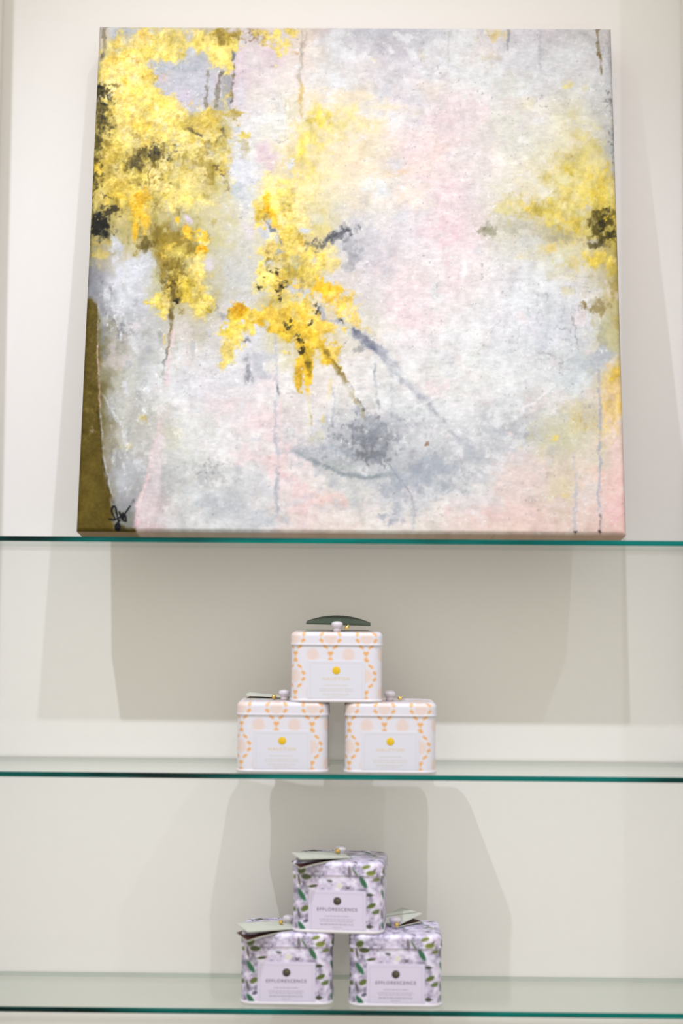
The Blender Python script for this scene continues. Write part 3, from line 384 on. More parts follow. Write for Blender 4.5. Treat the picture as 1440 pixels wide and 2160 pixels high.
    B(262, 800, 40, 80, (208, 206, 196), .7, 1, .7, 26, 0, 135, 2.5); B(250, 790, 8, 26, (200, 186, 140), .6, 1, .7); B(240, 750, 24, 40, (220, 208, 206), .6, 1, .7); B(320, 820, 40, 50, (224, 226, 232), .7, 1, .7); B(235, 860, 18, 60, (190, 194, 200), .7, 1, .7); B(275, 900, 40, 50, (208, 210, 200), .6, 1, .7); B(300, 880, 14, 12, (214, 190, 110), .7, .8, .9, 8); B(268, 940, 14, 10, (224, 204, 130), .8, .8, .7, 8); S(305, 862, 36, 20, (246, 246, 244), .1, .9, 9, seed=136, hgt=.7); B(250, 965, 26, 26, (160, 162, 166), .7, 1, .9, 12); S(236, 930, 16, 40, (120, 122, 128), .15, .7, 8, seed=137); B(270, 1000, 36, 60, (196, 202, 214), .75, 1, .7, 20, 0, 138, 2.5); B(262, 1050, 24, 34, (150, 154, 162), .7, 1, .8, 14, 0, 139, 2)
    Ln([(232, 855), (262, 900)], 2, (226, 228, 234), .8, hgt=.4); Ln([(215, 826), (250, 890)], 3, (220, 222, 230), .6)
    Ln([(362, 688), (356, 760), (352, 815)], 8, (238, 214, 214), .8, .7, 3, w2=6); B(385, 700, 24, 30, (228, 218, 216), .6, 1, .7)
    Ln([(340, 880), (328, 940), (310, 1010), (292, 1065), (284, 1110)], 6, (246, 214, 214), .9, .8, 2, w2=6); s.poly([(338, 900), (352, 900), (330, 1080), (300, 1122), (280, 1122), (284, 1085), (312, 1010)], (234, 218, 220), .75, 12, 6); B(287, 1100, 11, 22, (250, 200, 208), .9, .8, .5, 10)
    B(360, 920, 26, 34, (206, 202, 182), .6, 1, .8, 14); S(372, 915, 20, 20, (250, 246, 220), .25, .9, 6, seed=140, hgt=.6); B(440, 1000, 60, 26, (186, 188, 190), .7, 1, .9, 12, 10, 141); S(430, 990, 70, 36, (150, 148, 144), .15, .7, 8, seed=142); S(440, 985, 70, 40, (246, 244, 242), .2, .8, 9, seed=143, hgt=.6); B(505, 990, 24, 20, (190, 200, 210), .7, 1, .8); B(420, 1062, 12, 7, (168, 180, 200), .7, 1, .7, 8); B(480, 1075, 110, 44, (196, 201, 211), .9, 1, .7, 40, 0, 144); B(400, 1040, 40, 30, (214, 222, 232), .6, 1, .7); B(570, 1095, 50, 30, (200, 206, 215), .85, 1, .7); B(340, 1090, 40, 30, (220, 214, 216), .7, 1, .6)
    B(560, 1040, 30, 60, (212, 216, 224), .5, 1, .7); B(460, 960, 40, 30, (246, 242, 240), .7, 1, .7, 14); B(420, 860, 24, 10, (206, 212, 214), .5, 1, .7)
    dabs(70, ((265, 640, 50, 80), (265, 800, 50, 90), (270, 960, 40, 80), (400, 760, 80, 70)), ((226, 228, 236), (190, 192, 196), (214, 212, 204), (240, 241, 244), (168, 171, 178), (206, 204, 190)), 7, 26, .6, 208, (.25, .6), (50, 110), hgt=.3)
    dabs(60, ((420, 980, 110, 50), (480, 900, 90, 60), (700, 1060, 140, 40)), ((248, 246, 244), (222, 222, 226), (240, 222, 220), (204, 206, 212), (236, 228, 226)), 6, 24, .6, 209, (.3, .7), (-40, 40), hgt=.4)
    # olive strip down the left edge with the dark border
    s.poly([(150, 625), (196, 625), (208, 650), (208, 760), (212, 870), (218, 960), (228, 1020), (240, 1070), (282, 1082), (290, 1140), (150, 1140)], (98, 82, 28), 1, 5, 5, 8, gold=.25)
    S(190, 800, 40, 190, (128, 112, 50), .1, .6, 8, seed=145); S(185, 740, 30, 120, (66, 54, 14), .15, .6, 8, seed=146); B(190, 1040, 40, 90, (110, 92, 30), .6, 1, .6, 20, 0, 147, 3); B(196, 905, 8, 5, (176, 160, 140), .7, .8, .6, 6); Ln([(208, 850), (218, 960), (232, 1030), (244, 1072)], 5, (60, 50, 22), .6, .9, 2)
    Ln([(206, 720), (205, 750), (210, 800), (212, 860)], 2.2, (236, 200, 196), .8, .7, 2); Ln([(212, 860), (222, 970), (240, 1050)], 2.2, (222, 222, 226), .8, .7, 1); Ln([(208, 640), (206, 720)], 2, (206, 210, 220), .7); B(195, 612, 20, 18, (150, 154, 166), .7, 1, .7)
    s.poly([(238, 1060), (286, 1055), (282, 1110), (244, 1112)], (150, 154, 158), .8, 10, 4); B(258, 1112, 14, 8, (70, 64, 44), .6, 1, .5); Ln([(284, 1050), (270, 1085)], 4, (100, 104, 112), .7, .8)
    # the whole surface is dragged about a little by knife and brush
    edge = np.clip((s.xx-225)/60, .25, 1)
    dx = (2.4*s.noise(12, 3, 3)+1.3*s.noise(5, 4, 2))*edge; dy = 3.4*s.noise(12, 5, 3)+2.0*s.noise(5, 6, 2)
    jx = np.clip(np.arange(CW)[None]+dx, 0, CW-1).astype(int); jy = np.clip(np.arange(CH)[:, None]+dy, 0, CH-1).astype(int)
    s.c = s.c[jy, jx]; s.g = s.g[jy, jx]; s.h = s.h[jy, jx]
    a = s.c.copy(); s.c[1:-1, 1:-1] = (a[1:-1, 1:-1]*2+a[:-2, 1:-1]+a[2:, 1:-1]+a[1:-1, :-2]+a[1:-1, 2:])/6
    bl = np.clip(s.c[..., 2]-s.c[..., 0], 0, 60)*.38; s.c[..., 2] -= bl; s.c[..., 0] += bl*.5      # greys are only faintly blue
    # flecks: dry white catches and small dark specks of scraped paint
    n = s.noise(5, 7, 2)+.5*s.noise(12, 8, 3); pale = np.clip((s.c.min(-1)-140)/60, 0, 1)
    s.put(np.clip((n-.95)/.35, 0, 1)*.6*pale, (slice(None), slice(None)), (250, 249, 247), .6, 0)
    n = s.noise(5, 9, 2)+.5*s.noise(16, 10, 3); s.put(np.clip((n-1.12)/.3, 0, 1)*.45*pale, (slice(None), slice(None)), (160, 156, 156), -.3, 0)
    # last glazes: the grey hill, its drips and the pink blush below it
    B(775, 928, 74, 46, (146, 151, 162), .4, 1, 1.3, 22, 10, 1); B(760, 915, 40, 26, (128, 133, 145), .3, 1, 1.3, 16, 20, 4); B(895, 1000, 110, 38, (170, 177, 190), .55, 1, 1, 22, -14, 2); B(690, 955, 90, 18, (170, 177, 188), .6, 1, .9, 16, 6, 3); B(1065, 912, 70, 24, (182, 185, 192), .55, 1, .9, 16, 0, 2); B(1000, 950, 60, 34, (190, 194, 202), .5, 1, 1, 22, -40, 3)
    Ln([(610, 946), (680, 980), (745, 1003), (830, 999)], 6, (150, 160, 166), .7, 1, 5); Ln([(745, 700), (790, 738)], 10, (104, 110, 134), .7, 1, 3)
    B(590, 960, 50, 40, (246, 214, 212), .45, 1, .9, 22, 10, 1); B(640, 1050, 34, 60, (248, 212, 210), .45, 1, .9, 22, -25, 2); B(700, 1052, 56, 18, (250, 210, 200), .6, 1, .8, 16, 10, 3); B(1010, 1095, 90, 22, (246, 210, 204), .5, 1, .9, 22, 0, 4); B(1110, 1000, 80, 50, (240, 214, 206), .4, 1, .9, 22, 0, 1)
    B(930, 470, 60, 90, (244, 212, 216), .4, 1, .9, 30, 0, 2); B(900, 300, 70, 60, (246, 222, 216), .35, 1, .9, 30, 0, 3); B(960, 250, 60, 40, (244, 216, 220), .35, 1, .9, 30, 0, 1)
    # painted monogram
    k = (20, 20, 24)
    Ln([(232, 1093), (246, 1094), (256, 1088), (262, 1080)], 2.6, k, 1, .4); Ln([(246, 1094), (238, 1078), (240, 1068), (246, 1068), (248, 1080), (252, 1100), (254, 1114), (248, 1115), (246, 1108), (254, 1096)], 2.6, k, 1, .4); Ln([(254, 1078), (260, 1092), (268, 1098), (266, 1086), (262, 1088), (276, 1066)], 2.6, k, 1, .4); B(250, 1110, 5, 6, k, .9, .5, .2)
    # gold crackle, fine grain and canvas weave
    for x, y, rx, ry in ((310, 90, 70, 50), (290, 140, 80, 60), (260, 150, 50, 50)): V(x, y, rx, ry, (226, 168, 50), .07, .8, 14, 148, -.5)
    V(300, 220, 90, 70, (206, 160, 60), .05, .5, 16, 149); V(330, 390, 130, 120, (170, 140, 50), .04, .5, 18, 150); V(640, 270, 60, 70, (232, 206, 130), .05, .4, 16, 151)
    for x, y, rx, ry in ((290, 110, 80, 60), (270, 200, 60, 60), (360, 250, 90, 40), (300, 290, 90, 40)): S(x, y, rx, ry, (255, 246, 190), .25, .7, 6, seed=152, hgt=.5)
    S(330, 230, 100, 60, (250, 206, 84), .15, .6, 12, seed=153)
    gg = np.clip((s.c[..., 0]-s.c[..., 2]-40)/80, 0, 1)
    n = s.noise(28, 190, 5)+.8*s.noise(10, 191, 3, 1.4); s.c *= (1+gg*np.clip(n*.11, -.22, .09))[..., None]
    s.c[..., 2] *= 1-gg*np.clip(.16*s.noise(20, 192, 4), -.3, .2)
    # dry brush scumble: pale and grey drags that follow the hand, strongest on the white ground
    pale = np.clip((s.c.min(-1)-150)/70, 0, 1)
    for sc, st, sd, am in ((26, .35, 170, 9), (34, 2.6, 171, 7), (14, .4, 172, 8), (18, 1.0, 173, 8), (9, .5, 174, 6)):
        n = s.noise(sc, sd, 4, st); s.c += (am*np.sign(n)*np.abs(n)**1.4*pale)[..., None]*np.array([1, 1, .96])
    s.c += (5*pale)[..., None]
    gr = s.noise(5, 160, 2, 1.0)+.7*s.noise(7, 161, 2, .5); s.c += (gr*3.5)[..., None]*(1+1.8*s.g[..., None])
    s.c += (s.noise(16, 162, 3)*5*(1+1.2*s.g))[..., None]
    s.h += s.noise(24, 163, 4)*.55+s.noise(7, 164, 2)*(.25+.5*np.clip(s.g, 0, 1)); s.c = np.clip(s.c, 14, 255)
    return s

# ------------------------------------------------------------------ the painting that leans on the wall
PW, PH, PT, PB = .61, .6141, .050, .0835
lean = math.asin(PB/PH)
pic = tag(empty('canvas_painting', (.0078, -PB-.001, Z1), (-lean, 0, 0)), 'square abstract canvas in gold, pink, white and grey leaning on the top glass shelf', 'painting')
def homography(src, dst):
    A = []
    for (x, y), (u, v) in zip(src, dst): A += [[x, y, 1, 0, 0, 0, -u*x, -u*y, -u], [0, 0, 0, x, y, 1, -v*x, -v*y, -v]]
    return np.linalg.svd(np.array(A, float))[2][-1].reshape(3, 3)
Hm = homography([(0, 0), (1, 0), (1, 1), (0, 1)], [(208, 55), (1286, 58), (1323, 1129), (163, 1118)])
sheet = paint()
NU, NV = 721, 721
uu, vv = np.meshgrid(np.linspace(0, 1, NU), np.linspace(0, 1, NV))
w_ = Hm[2, 0]*uu+Hm[2, 1]*vv+Hm[2, 2]; px_ = (Hm[0, 0]*uu+Hm[0, 1]*vv+Hm[0, 2])/w_; py_ = (Hm[1, 0]*uu+Hm[1, 1]*vv+Hm[1, 2])/w_
def sample(a):
    fx = np.clip(px_-X0, 0, CW-1.001); fy = np.clip(py_-Y0, 0, CH-1.001); ix = fx.astype(int); iy = fy.astype(int); a_ = fx-ix; b_ = fy-iy
    if a.ndim == 3: a_ = a_[..., None]; b_ = b_[..., None]
    return (a[iy, ix]*(1-a_)+a[iy, ix+1]*a_)*(1-b_)+(a[iy+1, ix]*(1-a_)+a[iy+1, ix+1]*a_)*b_
pc = s2l(sample(sheet.c))*np.array([.655, .670, .680]); ph_ = sample(sheet.h); pg = np.clip(sample(sheet.g), 0, 1)
fade = np.clip(np.minimum(np.minimum(uu, 1-uu), np.minimum(vv, 1-vv))/.012, 0, 1)
P = np.stack([(uu-.5)*PW, -PT-fade*np.clip(ph_+.6, 0, 4)*.0002, (1-vv)*PH], -1)
P[..., 1] += .004*(1-np.clip(np.minimum(np.minimum(uu, 1-uu), np.minimum(vv, 1-vv))/.006, 0, 1)**.5)
me = grid_mesh('painted_face', P[::-1]); set_col(me, pc[::-1])
ga = me.attributes.new('gilding', 'FLOAT', 'POINT'); ga.data.foreach_set('value', pg[::-1].reshape(-1).astype(np.float32))
M_paint = mat('acrylic_and_gold_leaf', rough=.5, attr='paint', scale=900, bump=.15, spec=.1)
nt = M_paint.node_tree; pr = nt.nodes['Principled BSDF']; at = nt.nodes.new('ShaderNodeAttribute'); at.attribute_name = 'gilding'
for sock, a, b in (('Roughness', .6, .42), ('Metallic', 0, .08)):
    mr = nt.nodes.new('ShaderNodeMapRange'); mr.inputs[3].default_value = a; mr.inputs[4].default_value = b; nt.links.new(at.outputs['Fac'], mr.inputs[0]); nt.links.new(mr.outputs[0], pr.inputs[sock])
obj('painted_face', me, M_paint, pic, True)
# wrapped sides carry the paint of the border round to the back
n = 181; k = np.linspace(0, NU-1, n).astype(int)
ring_c = np.concatenate([pc[0, k], pc[k, -1], pc[-1, k[::-1]], pc[k[::-1], 0]]); u = np.linspace(-.5, .5, n); o1 = np.ones(n)*.5
rx = np.concatenate([u, o1, -u, -o1])*PW; rz = (np.concatenate([o1, -u, -o1, u])+.5)*PH
ring_c = ring_c*.5+np.array(lin((168, 124, 72)))*.5
lay = [np.stack([rx, np.full(4*n, y), rz], -1) for y in (-PT+.0035, -PT+.006, -.003, -.001)]
lay.append(np.stack([rx*.93, np.full(4*n, -.0005), (rz-PH/2)*.93+PH/2], -1))
me = grid_mesh('canvas_side', np.stack(lay), True); set_col(me, np.concatenate([ring_c]*5)); obj('canvas_side', me, mat('wrapped_canvas_side', rough=.6, attr='paint', scale=700, bump=.2), pic, False)
M_bar = mat('pine_stretcher', (.55, .40, .24), .6, noise=.15, scale=30)
for a in ((-.3, .3, .003, .04), (-.3, .3, PH-.04, PH-.003), (-.3, -.26, .04, PH-.04), (.26, .3, .04, PH-.04)):
    obj('stretcher_bar', box('stretcher_bar', a[0], a[1], -.02, -.0012, a[2], a[3]), M_bar, pic)

# ------------------------------------------------------------------ the tins
TW, TD, TR, THT, SEAM, RIM = .100, .080, .013, .077, .0625, .0035
def outline(w, d, r, step=.0005):
    """closed rounded rectangle, starts at the back centre and runs so that the front centre lies half way"""
    segs = []; hw, hd = w/2, d/2
    def ln(a, b):
        L_ = math.dist(a, b); m_ = max(int(L_/step), 2); t_ = np.arange(m_)/m_; segs.append(np.stack([a[0]+(b[0]-a[0])*t_, a[1]+(b[1]-a[1])*t_], -1))
    def arc(cx, cy_, a0, a1):
        m_ = max(int(r*abs(a1-a0)/step), 4); t_ = a0+(a1-a0)*np.arange(m_)/m_; segs.append(np.stack([cx+r*np.cos(t_), cy_+r*np.sin(t_)], -1))
    pi = math.pi
    ln((0, hd), (-hw+r, hd)); arc(-hw+r, hd-r, pi/2, pi); ln((-hw, hd-r), (-hw, -hd+r)); arc(-hw+r, -hd+r, pi, 1.5*pi)
    ln((-hw+r, -hd), (hw-r, -hd)); arc(hw-r, -hd+r, 1.5*pi, 2*pi); ln((hw, -hd+r), (hw, hd-r)); arc(hw-r, hd-r, 0, pi/2); ln((hw-r, hd), (0, hd))
    o = np.concatenate(segs); d_ = np.hypot(*np.diff(np.vstack([o, o[:1]]), axis=0).T); s_ = np.r_[0, np.cumsum(d_)[:-1]]
    front = np.argmin(np.abs(o[:, 0])+(o[:, 1] > 0)*9); return o, s_-s_[front]
def loft(name, o, prof, cap=False):
    """prof: list of (inset, z); insets shrink the outline about its centre line"""
    hw, hd = np.abs(o[:, 0]).max(), np.abs(o[:, 1]).max()
    L_ = [np.column_stack([o[:, 0]*(1-i/hw), o[:, 1]*(1-i/hd), np.full(len(o), z)]) for i, z in prof]
    return np.stack(L_)
rng = np.random.default_rng(5)
def vnoise(x, y, seed):
    r = np.random.default_rng(seed).uniform(-1, 1, (64, 64)); ix = np.floor(x).astype(int); iy = np.floor(y).astype(int); a = x-ix; b = y-iy; a = a*a*(3-2*a); b = b*b*(3-2*b)
    g = lambda i, j: r[j % 64, i % 64]
    return (g(ix, iy)*(1-a)+g(ix+1, iy)*a)*(1-b)+(g(ix, iy+1)*(1-a)+g(ix+1, iy+1)*a)*b
def ell(s_, z_, x, z, a, b, ang):
    c, d = math.cos(math.radians(ang)), math.sin(math.radians(ang)); dx, dz = s_-x, z_-z
    return np.clip((1-np.sqrt(((dx*c+dz*d)/a)**2+((dz*c-dx*d)/b)**2))/.35, 0, 1)
def mixc(c, m, rgb): return c*(1-m[..., None])+np.array(rgb, float)*m[..., None]
def peach_print(s_, z_):
    c = np.full(s_.shape+(3,), 1.0)*np.array([238, 234, 240]); per, vp, amp = .0392, .0424, .0052
    ph = (z_-.0500)*2*np.pi/vp; off = amp*(1-np.cos(ph))
    x0 = -.0458; k = np.round((s_-x0)/per); cx = x0+k*per; d = np.abs(s_-cx)
    # scalloped plume motifs inside and between the ogees
    for ox, oz in ((0, vp/2), (per/2, .002)):
        kk = np.round((s_-x0-ox)/per); dx = s_-x0-ox-kk*per; kz = np.round((z_-.05-oz)/vp); dz = z_-.05-oz-kz*vp
        m = np.clip((1-np.sqrt((dx/.0080)**2+(dz/.0086)**2))*3, 0, 1)*(.6+.4*np.sin(np.sqrt(dx**2+(dz+.008)**2)*3600)*np.cos(np.arctan2(dx, dz+.008)*16)); c = mixc(c, np.clip(m, 0, 1)*.8, (247, 206, 178))
    # strings of small leaves along the ogee lines
    along = np.mod(ph/(2*np.pi)*6, 1); leaf = np.clip(1-np.abs(along-.5)*2.2, 0, 1)
    m = np.clip(1-np.abs(d-off)/(.0003+.0031*leaf), 0, 1)**.5*np.clip(leaf*2, 0, 1); c = mixc(c, m, (246, 176, 100))
    m = np.clip(1-np.hypot(d, np.mod(z_-.05+vp/2, vp)-vp/2)/.0028, 0, 1); c = mixc(c, m*.8, (248, 204, 160))
    return c
LEAF = ((1055, 580, 75, 28, -58, (38, 98, 62)), (940, 450, 60, 10, -55, (70, 110, 50)), (240, 760, 80, 28, -55, (38, 102, 66)), (240, 1170, 66, 28, -50, (38, 102, 66)), (245, 440, 50, 36, 30, (66, 82, 26)), (300, 520, 62, 30, 0, (62, 74, 22)), (390, 640, 55, 16, 8, (60, 70, 24)),
        (1090, 375, 50, 20, 18, (122, 136, 52)), (1150, 455, 56, 28, 8, (116, 128, 42)), (1240, 540, 56, 22, 6, (110, 122, 60)), (1165, 880, 54, 26, 25, (84, 100, 36)), (1235, 960, 58, 25, 10, (94, 114, 56)), (1140, 740, 38, 20, 0, (58, 64, 50)), (1175, 742, 30, 6, 0, (70, 72, 66)), (1140, 1150, 36, 24, 0, (58, 64, 48)), (1175, 1152, 30, 6, 0, (70, 72, 66)),
        (285, 935, 50, 30, 32, (90, 104, 36)), (200, 570, 16, 60, 12, (88, 86, 74)), (200, 1000, 16, 60, 14, (88, 86, 78)), (300, 1095, 34, 20, 20, (90, 86, 110)), (855, 655, 26, 16, 20, (110, 104, 112)), (610, 570, 34, 16, -15, (110, 114, 110)), (870, 440, 20, 60, 5, (120, 112, 116)), (150, 1150, 16, 40, 20, (100, 90, 104)), (740, 630, 40, 30, 30, (226, 222, 206)), (1190, 420, 12, 30, -40, (110, 100, 90)))
def flower_print(s_, z_):
    c = np.full(s_.shape+(3,), 1.0)*np.array([214, 205, 224])
    n1 = vnoise(s_*160+9, z_*160, 1)+.6*vnoise(s_*420, z_*420, 2); n2 = vnoise(s_*110, z_*110+5, 3)+.5*vnoise(s_*300, z_*300, 4)
    c = c+n1[..., None]*np.array([26, 27, 22]); c = mixc(c, np.clip(n2-.15, 0, 1)*.6, (206, 182, 208)); c = mixc(c, np.clip(-n2-.25, 0, 1)*1.0, (128, 120, 142)); c = mixc(c, np.clip(n1-.55, 0, 1), (238, 236, 242))
    per = .0935; sl = np.mod(s_+per/2, per)-per/2
    for x, y, a, b, g, rgb in LEAF:
        sc = 12050.0; c = mixc(c, ell(sl, z_, (x-713)/sc, (1250-y)/sc, a/sc*1.35, b/sc*1.4, g)*.97, rgb)
    fine = vnoise(s_*1100, z_*1100, 6); c = mixc(c, np.clip((fine-.2)*2.2, 0, 1)*np.clip(.15-n1*1.5, 0, 1), (92, 88, 94))
    return np.clip(c+fine[..., None]*5, 10, 252)
GAIN = {'peach': np.array([.77, .79, .83]), 'purple': np.array([.90, .92, .98])}
def lg(c, g): g = g if g > .73 and g < .78 else 0; return tuple(v*(q if not g else g) for v, q in zip(lin(c), (.78, .80, .84)))
def lp(c): return tuple(v*q for v, q in zip(lin(c), (.93, .95, 1.0)))
def tin_meshes(name, pat):
    o, s_ = outline(TW, TD, TR); zz = np.linspace(RIM, SEAM+.002, 118)
    P = loft('b', o, [(0.0, z) for z in zz]); S, Z = np.meshgrid(s_, zz); m1 = grid_mesh('body', P, True); set_col(m1, s2l(pat(S, Z))*GAIN[name])
    # lid: rolled lower edge, straight skirt, round shoulder, flat top with a shallow raised panel
    prof = [(-.0002, SEAM), (-.0011, SEAM), (-.0012, SEAM+.0008), (-.0009, SEAM+.0016)]+[(-.0008, z) for z in np.linspace(SEAM+.0022, THT-.005, 18)]
    for t in np.linspace(0, math.pi/2, 12)[1:]: prof.append((-.0008+.0048*(1-math.cos(t)), THT-.005+.005*math.sin(t)))
    last = prof[-1][0]; prof += [(last+.002, THT), (last+.003, THT-.0006)]+[(last+.003+q, THT-.0006) for q in np.linspace(.001, TD/2-last-.0035, 60)]
    P = loft('l', o, prof); S, Z = np.meshgrid(s_, [q[1] for q in prof]); S2, Z2_ = P[..., 0], .03+P[..., 1]
    flat = (np.arange(len(prof)) > 33)[:, None]; c1 = pat(S, Z); c2 = pat(S2, Z2_)
    m2 = grid_mesh('lid', P, True); set_col(m2, s2l(np.where(flat[..., None], c2, c1))*GAIN[name])
    ob, _ = outline(TW+.0022, TD+.0022, TR+.001, .002)
    prof = [(.006, .0004), (.0015, 0), (.0004, .0005), (0, .0014), (0, .0024), (.0004, .0032), (.0012, RIM+.0003)]; m3 = grid_mesh('base_rim', loft('r', ob, prof), True)
    return m1, m2, m3
def lathe(name, prof, n=28):
    a = np.linspace(0, 2*math.pi, n, endpoint=False); P = np.stack([np.stack([r*np.cos(a), r*np.sin(a), np.full(n, z)], -1) for r, z in prof]); return grid_mesh(name, P, True)
def text_mesh(s, size, width, extr=.00005):
    cu = bpy.data.curves.new('lettering', 'FONT'); cu.body = s; cu.align_x = 'CENTER'; cu.align_y = 'CENTER'; cu.size = size; cu.space_character = 1.25; cu.extrude = extr; cu.offset = .00003
    o = bpy.data.objects.new('t', cu); col.objects.link(o); dg = bpy.context.evaluated_depsgraph_get(); me = bpy.data.meshes.new_from_object(o.evaluated_get(dg)); bpy.data.objects.remove(o); bpy.data.curves.remove(cu)
    xs = [v.co.x for v in me.vertices]; k = width/(max(xs)-min(xs)); x0 = (max(xs)+min(xs))/2
    for v in me.vertices: v.co = Vector(((v.co.x-x0)*k, -v.co.z, v.co.y*min(k, 1.3)))
    me.materials.clear(); return me
def slabs(name, rects, y0, y1):
    bm = bmesh.new()
    for x0, x1, z0, z1 in rects:
        r = bmesh.ops.create_cube(bm, size=1)
        for v in r['verts']: v.co = Vector((x0+(v.co.x+.5)*(x1-x0), y0+(v.co.y+.5)*(y1-y0), z0+(v.co.z+.5)*(z1-z0)))
    me = bpy.data.meshes.new(name); bm.to_mesh(me); bm.free(); return me
def fine_rows(rows, seed):
    r = random.Random(seed); out = []
    for z, w, h in rows:
        x = -w/2
        while x < w/2-.0006:
            q = min(r.uniform(.0012, .0045), w/2-x); out.append((x, x+q, z-h/2, z+h/2)); x += q+.0007
    return out
M_white = mat('white_enamel', lg((238, 234, 240), .75), .3, noise=.01)
M_knob = mat('white_ceramic_knob', lg((232, 226, 234), .75), .22, noise=.02)
M_gold = mat('brass_bead', (.75, .52, .16), .22, metal=1)
M_cardg = mat('dark_green_card', lg((70, 86, 70), .75), .5, noise=.12, scale=120)
M_card = mat('pale_sage_card', lg((222, 226, 212), .75), .6, noise=.04)
M_cardin = mat('maroon_card_lining', lg((96, 52, 48), .75), .6, noise=.1)
STYLE = {
 'peach': dict(pat=peach_print, body=mat('peach_print_tin', rough=.34, attr='paint', scale=300, spec=.5), label=mat('white_label', lg((232, 230, 238), .72), .5, noise=.01), line=mat('beige_label_line', lg((226, 218, 208), .72), .5), dot=mat('yellow_seal', lg((240, 196, 16), .72), .45, noise=.04), ink=mat('pale_gold_ink', lg((236, 208, 160), .72), .45), small=mat('beige_small_print', lg((226, 216, 202), .72), .5),
               text='HALCYON', tw=.0296, ts=.0036, rows=((.0188, .026, .0007), (.0150, .037, .0007), (.0128, .037, .0007), (.0092, .030, .0008), (.0068, .020, .0006))),
 'purple': dict(pat=flower_print, body=mat('purple_flower_print_tin', rough=.32, attr='paint', scale=300, spec=.5), label=mat('lilac_label', lp((216, 207, 224)), .5, noise=.01), line=mat('grey_lilac_line', lp((190, 184, 200)), .5), dot=mat('dark_seal', lp((58, 54, 50)), .4), ink=mat('charcoal_ink', lp((86, 80, 92)), .45), small=mat('grey_small_print', lp((172, 164, 178)), .5),
               text='EFFLORESCENCE', tw=.0440, ts=.0042, rows=((.0187, .027, .0008), (.0152, .039, .0007), (.0130, .037, .0007), (.0098, .0375, .0011), (.0068, .010, .0006)))}
for k, S in STYLE.items():
    S['meshes'] = tin_meshes(k, S['pat']); S['knob'] = lathe('knob', [(.0001, 0), (.0045, 0), (.0042, .003), (.0040, .0045), (.0056, .0058), (.0066, .0078), (.0064, .0095), (.0050, .0110), (.0028, .0117), (.0001, .0119)])
    S['bead'] = lathe('bead', [(.0001, 0), (.0017, .0004), (.0026, .0018), (.0026, .0030), (.0017, .0044), (.0007, .0048), (.0007, .0058), (.0001, .006)], 16)
    yf = -TD/2
    S['label_me'] = box('label', -.0315, .0315, yf-.0004, yf+.0002, .0040, .0462, .0002)
    S['line_me'] = slabs('border', [(-.0285, .0285, .0428, .0431), (-.0285, -.0282, .0040, .0428), (.0282, .0285, .0040, .0428)], yf-.0005, yf-.0003)
    S['dot_me'] = lathe('seal', [(.0044, 0), (.0044, .0002), (.0042, .0003), (.0001, .0003)], 40)
    S['text_me'] = text_mesh(S['text'], S['ts'], S['tw']); S['small_me'] = slabs('small_print', fine_rows(S['rows'], 3), yf-.0005, yf-.0003)
    sw = [(.0024*math.cos(a)*(1-a/14), .0024*math.sin(a)*(1-a/14)) for a in np.linspace(0, 9, 40)]
    bm = bmesh.new(); pr_ = []
    for x, z in sw: pr_.append((bm.verts.new((x*.93, -.0004, z*.93)), bm.verts.new((x*1.07+.0001, -.0004, z*1.07+.0001))))
    for (a, b), (c, d) in zip(pr_[:-1], pr_[1:]): bm.faces.new((a, b, d, c))
    S['swirl'] = bpy.data.meshes.new('emblem'); bm.to_mesh(S['swirl']); bm.free()
M_swirl = {'peach': mat('bright_yellow_emblem', lin((252, 214, 60)), .4), 'purple': mat('dull_gold_emblem', lin((150, 130, 84)), .4)}

def leaflet(root, hinge, e_open, e_side, rise, bow=0, upper=M_card, droop=0, lining=None):
    """two leaves joined along one edge: hinge corner, vector along the opening direction, vector along the fold, rise at the open end"""
    h = Vector(hinge); a = Vector(e_open); b = Vector(e_side); th = .0011; nu, nv = 12, 4
    def sheet_(z, r, bw, name, m_, par):
        g0 = np.zeros((nv+1, nu+1, 3)); 
        for j in range(nv+1):
            for i in range(nu+1):
                u, v = i/nu, j/nv; p = h+a*u+b*v; g0[j, i] = (p.x, p.y, p.z+z+(r*u if r > 0 else r*u*u*u)+bw*4*u*(1-u)*v)
        g1 = g0.copy(); g1[..., 2] += th; vs_ = [tuple(q) for q in g0.reshape(-1, 3)]+[tuple(q) for q in g1.reshape(-1, 3)]; N_ = (nu+1)*(nv+1); f = []
        for j in range(nv):
            for i in range(nu): q = j*(nu+1)+i; f += [(q, q+nu+1, q+nu+2, q+1), (N_+q, N_+q+1, N_+q+nu+2, N_+q+nu+1)]
        for i in range(nu): q = i; f.append((q, q+1, N_+q+1, N_+q)); q = nv*(nu+1)+i; f.append((q+1, q, N_+q, N_+q+1))
        for j in range(nv): q = j*(nu+1); f.append((q+nu+1, q, N_+q, N_+q+nu+1)); q = j*(nu+1)+nu; f.append((q, q+nu+1, N_+q+nu+1, N_+q))
        me = mesh(name, vs_, f); me.materials.append(m_); me.materials.append(M_cardin if lining is None or name == 'cover' else lining)
        up = 1 if name == 'cover' else -1
        bm = bmesh.new(); bm.from_mesh(me); bmesh.ops.recalc_face_normals(bm, faces=bm.faces); bm.to_mesh(me); bm.free()
        for p in me.polygons:
            if p.normal.z*up < -.5: p.material_index = 1
        return obj(name, me, None, par)
    L_ = sheet_(.0002, droop, 0, 'leaflet', M_card, root); sheet_(.0016, rise, bow, 'cover', upper, L_)
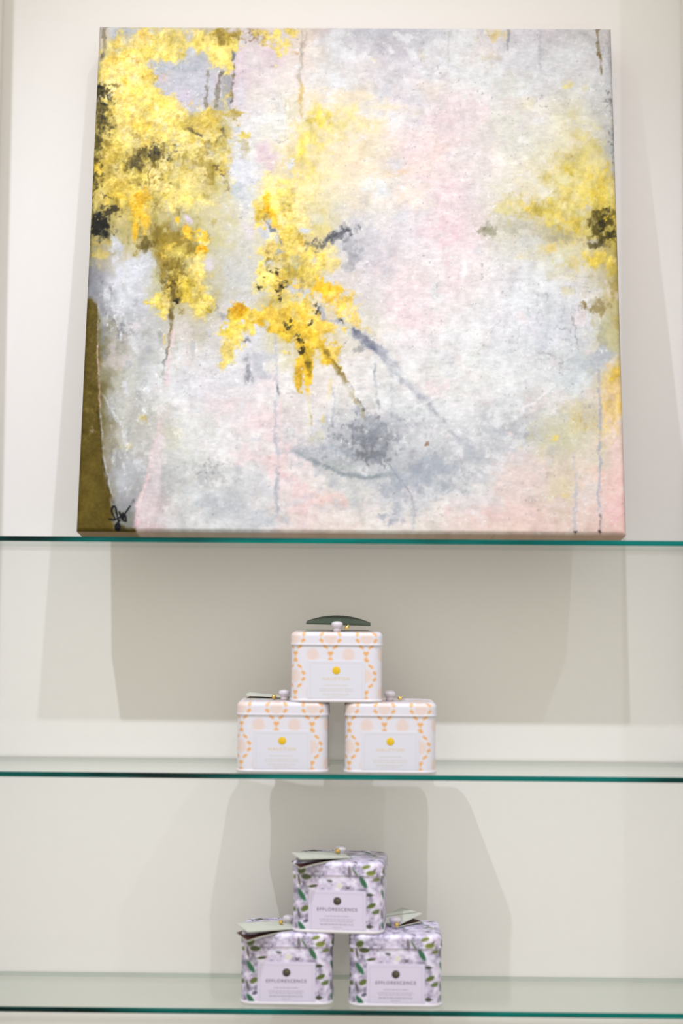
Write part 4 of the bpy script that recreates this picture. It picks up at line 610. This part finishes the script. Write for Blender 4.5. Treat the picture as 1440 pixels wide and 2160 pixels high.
def tin(kind, x, y, z, rz, label, group):
    S = STYLE[kind]; t = tag(empty('gift_tin', (x, y, z), (0, 0, math.radians(rz))), label, 'tin', group)
    b = obj('body', S['meshes'][0], S['body'], t, True); l = obj('lid', S['meshes'][1], S['body'], t, True); obj('base_rim', S['meshes'][2], M_white, t, True)
    lz = THT-.0006
    k = obj('knob', S['knob'], M_knob, l, True); k.location = (0, 0, lz)
    lab = obj('label', S['label_me'], S['label'], t); obj('border', S['line_me'], S['line'], lab)
    d = obj('seal', S['dot_me'], S['dot'], lab); d.location = (0, -TD/2-.0003, .0350); d.rotation_euler = (math.pi/2, 0, 0)
    e = obj('emblem', S['swirl'], M_swirl[kind], lab); e.location = (0, -TD/2-.0003, .0350)
    tx = obj('lettering', S['text_me'], S['ink'], lab); tx.location = (0, -TD/2-.00045, .0258); obj('small_print', S['small_me'], S['small'], lab)
    return t, lz
def bead(t, kind, x, y, z, rx=0, ry=0):
    o = obj('bead', STYLE[kind]['bead'], M_gold, t, True); o.location = (x, y, z); o.rotation_euler = (rx, ry, 0)
G1_, G2_ = 'peach patterned tins on the middle shelf', 'purple flowered tins on the bottom shelf'
ym, yl = -.1005, -.0935
t, lz = tin('peach', -.0655, ym, Z2, 0, 'white and peach patterned tin with a pale leaflet flat on its lid', G1_)
leaflet(t, (.002, .004, lz), (-.046, .004, 0), (.002, .032, 0), .0032); bead(t, 'peach', -.014, .002, lz+.003, .3, 1.2)
t, lz = tin('peach', .0530, ym, Z2, 0, 'white and peach patterned tin with no leaflet, its bare knob beside the stacked tin', G1_)
bead(t, 'peach', .0095, -.002, lz+.002, .2, .9)
t, lz = tin('peach', -.0068, ym+.001, Z2+THT, 0, 'white and peach patterned tin stacked on two others, dark green leaflet on its lid', G1_)
leaflet(t, (-.037, .008, lz), (.073, 0, -.0), (0, .032, .0004), .0, .0072, M_cardg, 0, M_card); bead(t, 'peach', .0100, -.004, lz+.0028, .2, .5)
for o in [c for c in t.children if c.name.startswith('leaflet')]:
    for c in o.children: c.location.z = .0056; c.rotation_euler = (.06, .022, 0)
t, lz = tin('purple', -.0585, yl, Z3, 0, 'purple flowered tin with an open leaflet hanging over its lid, on the glass', G2_)
leaflet(t, (.0125, -.0225, lz), (-.054, -.0395, 0), (-.0150, .0385, 0), .0045, 0, M_card, -.0042); bead(t, 'purple', -.0085, -.012, lz+.0045, .4, .3)
t, lz = tin('purple', .0605, yl-.003, Z3, 0, 'purple flowered tin with its leaflet opened behind the knob', G2_)
leaflet(t, (.001, -.006, lz+.0005), (.030, .026, .001), (-.022, .030, 0), .0075, 0, M_card); bead(t, 'purple', .0005, -.012, lz+.004, .5, .5)
t, lz = tin('purple', -.0005, yl+.001, Z3+THT, -4.7, 'purple flowered tin stacked on two others with an open leaflet over its lid', G2_)
leaflet(t, (.0125, -.0200, lz), (-.0510, -.0410, 0), (-.0150, .0385, 0), .0045, 0, M_card, -.0042); bead(t, 'purple', -.0040, -.006, lz+.0050, .4, .3)
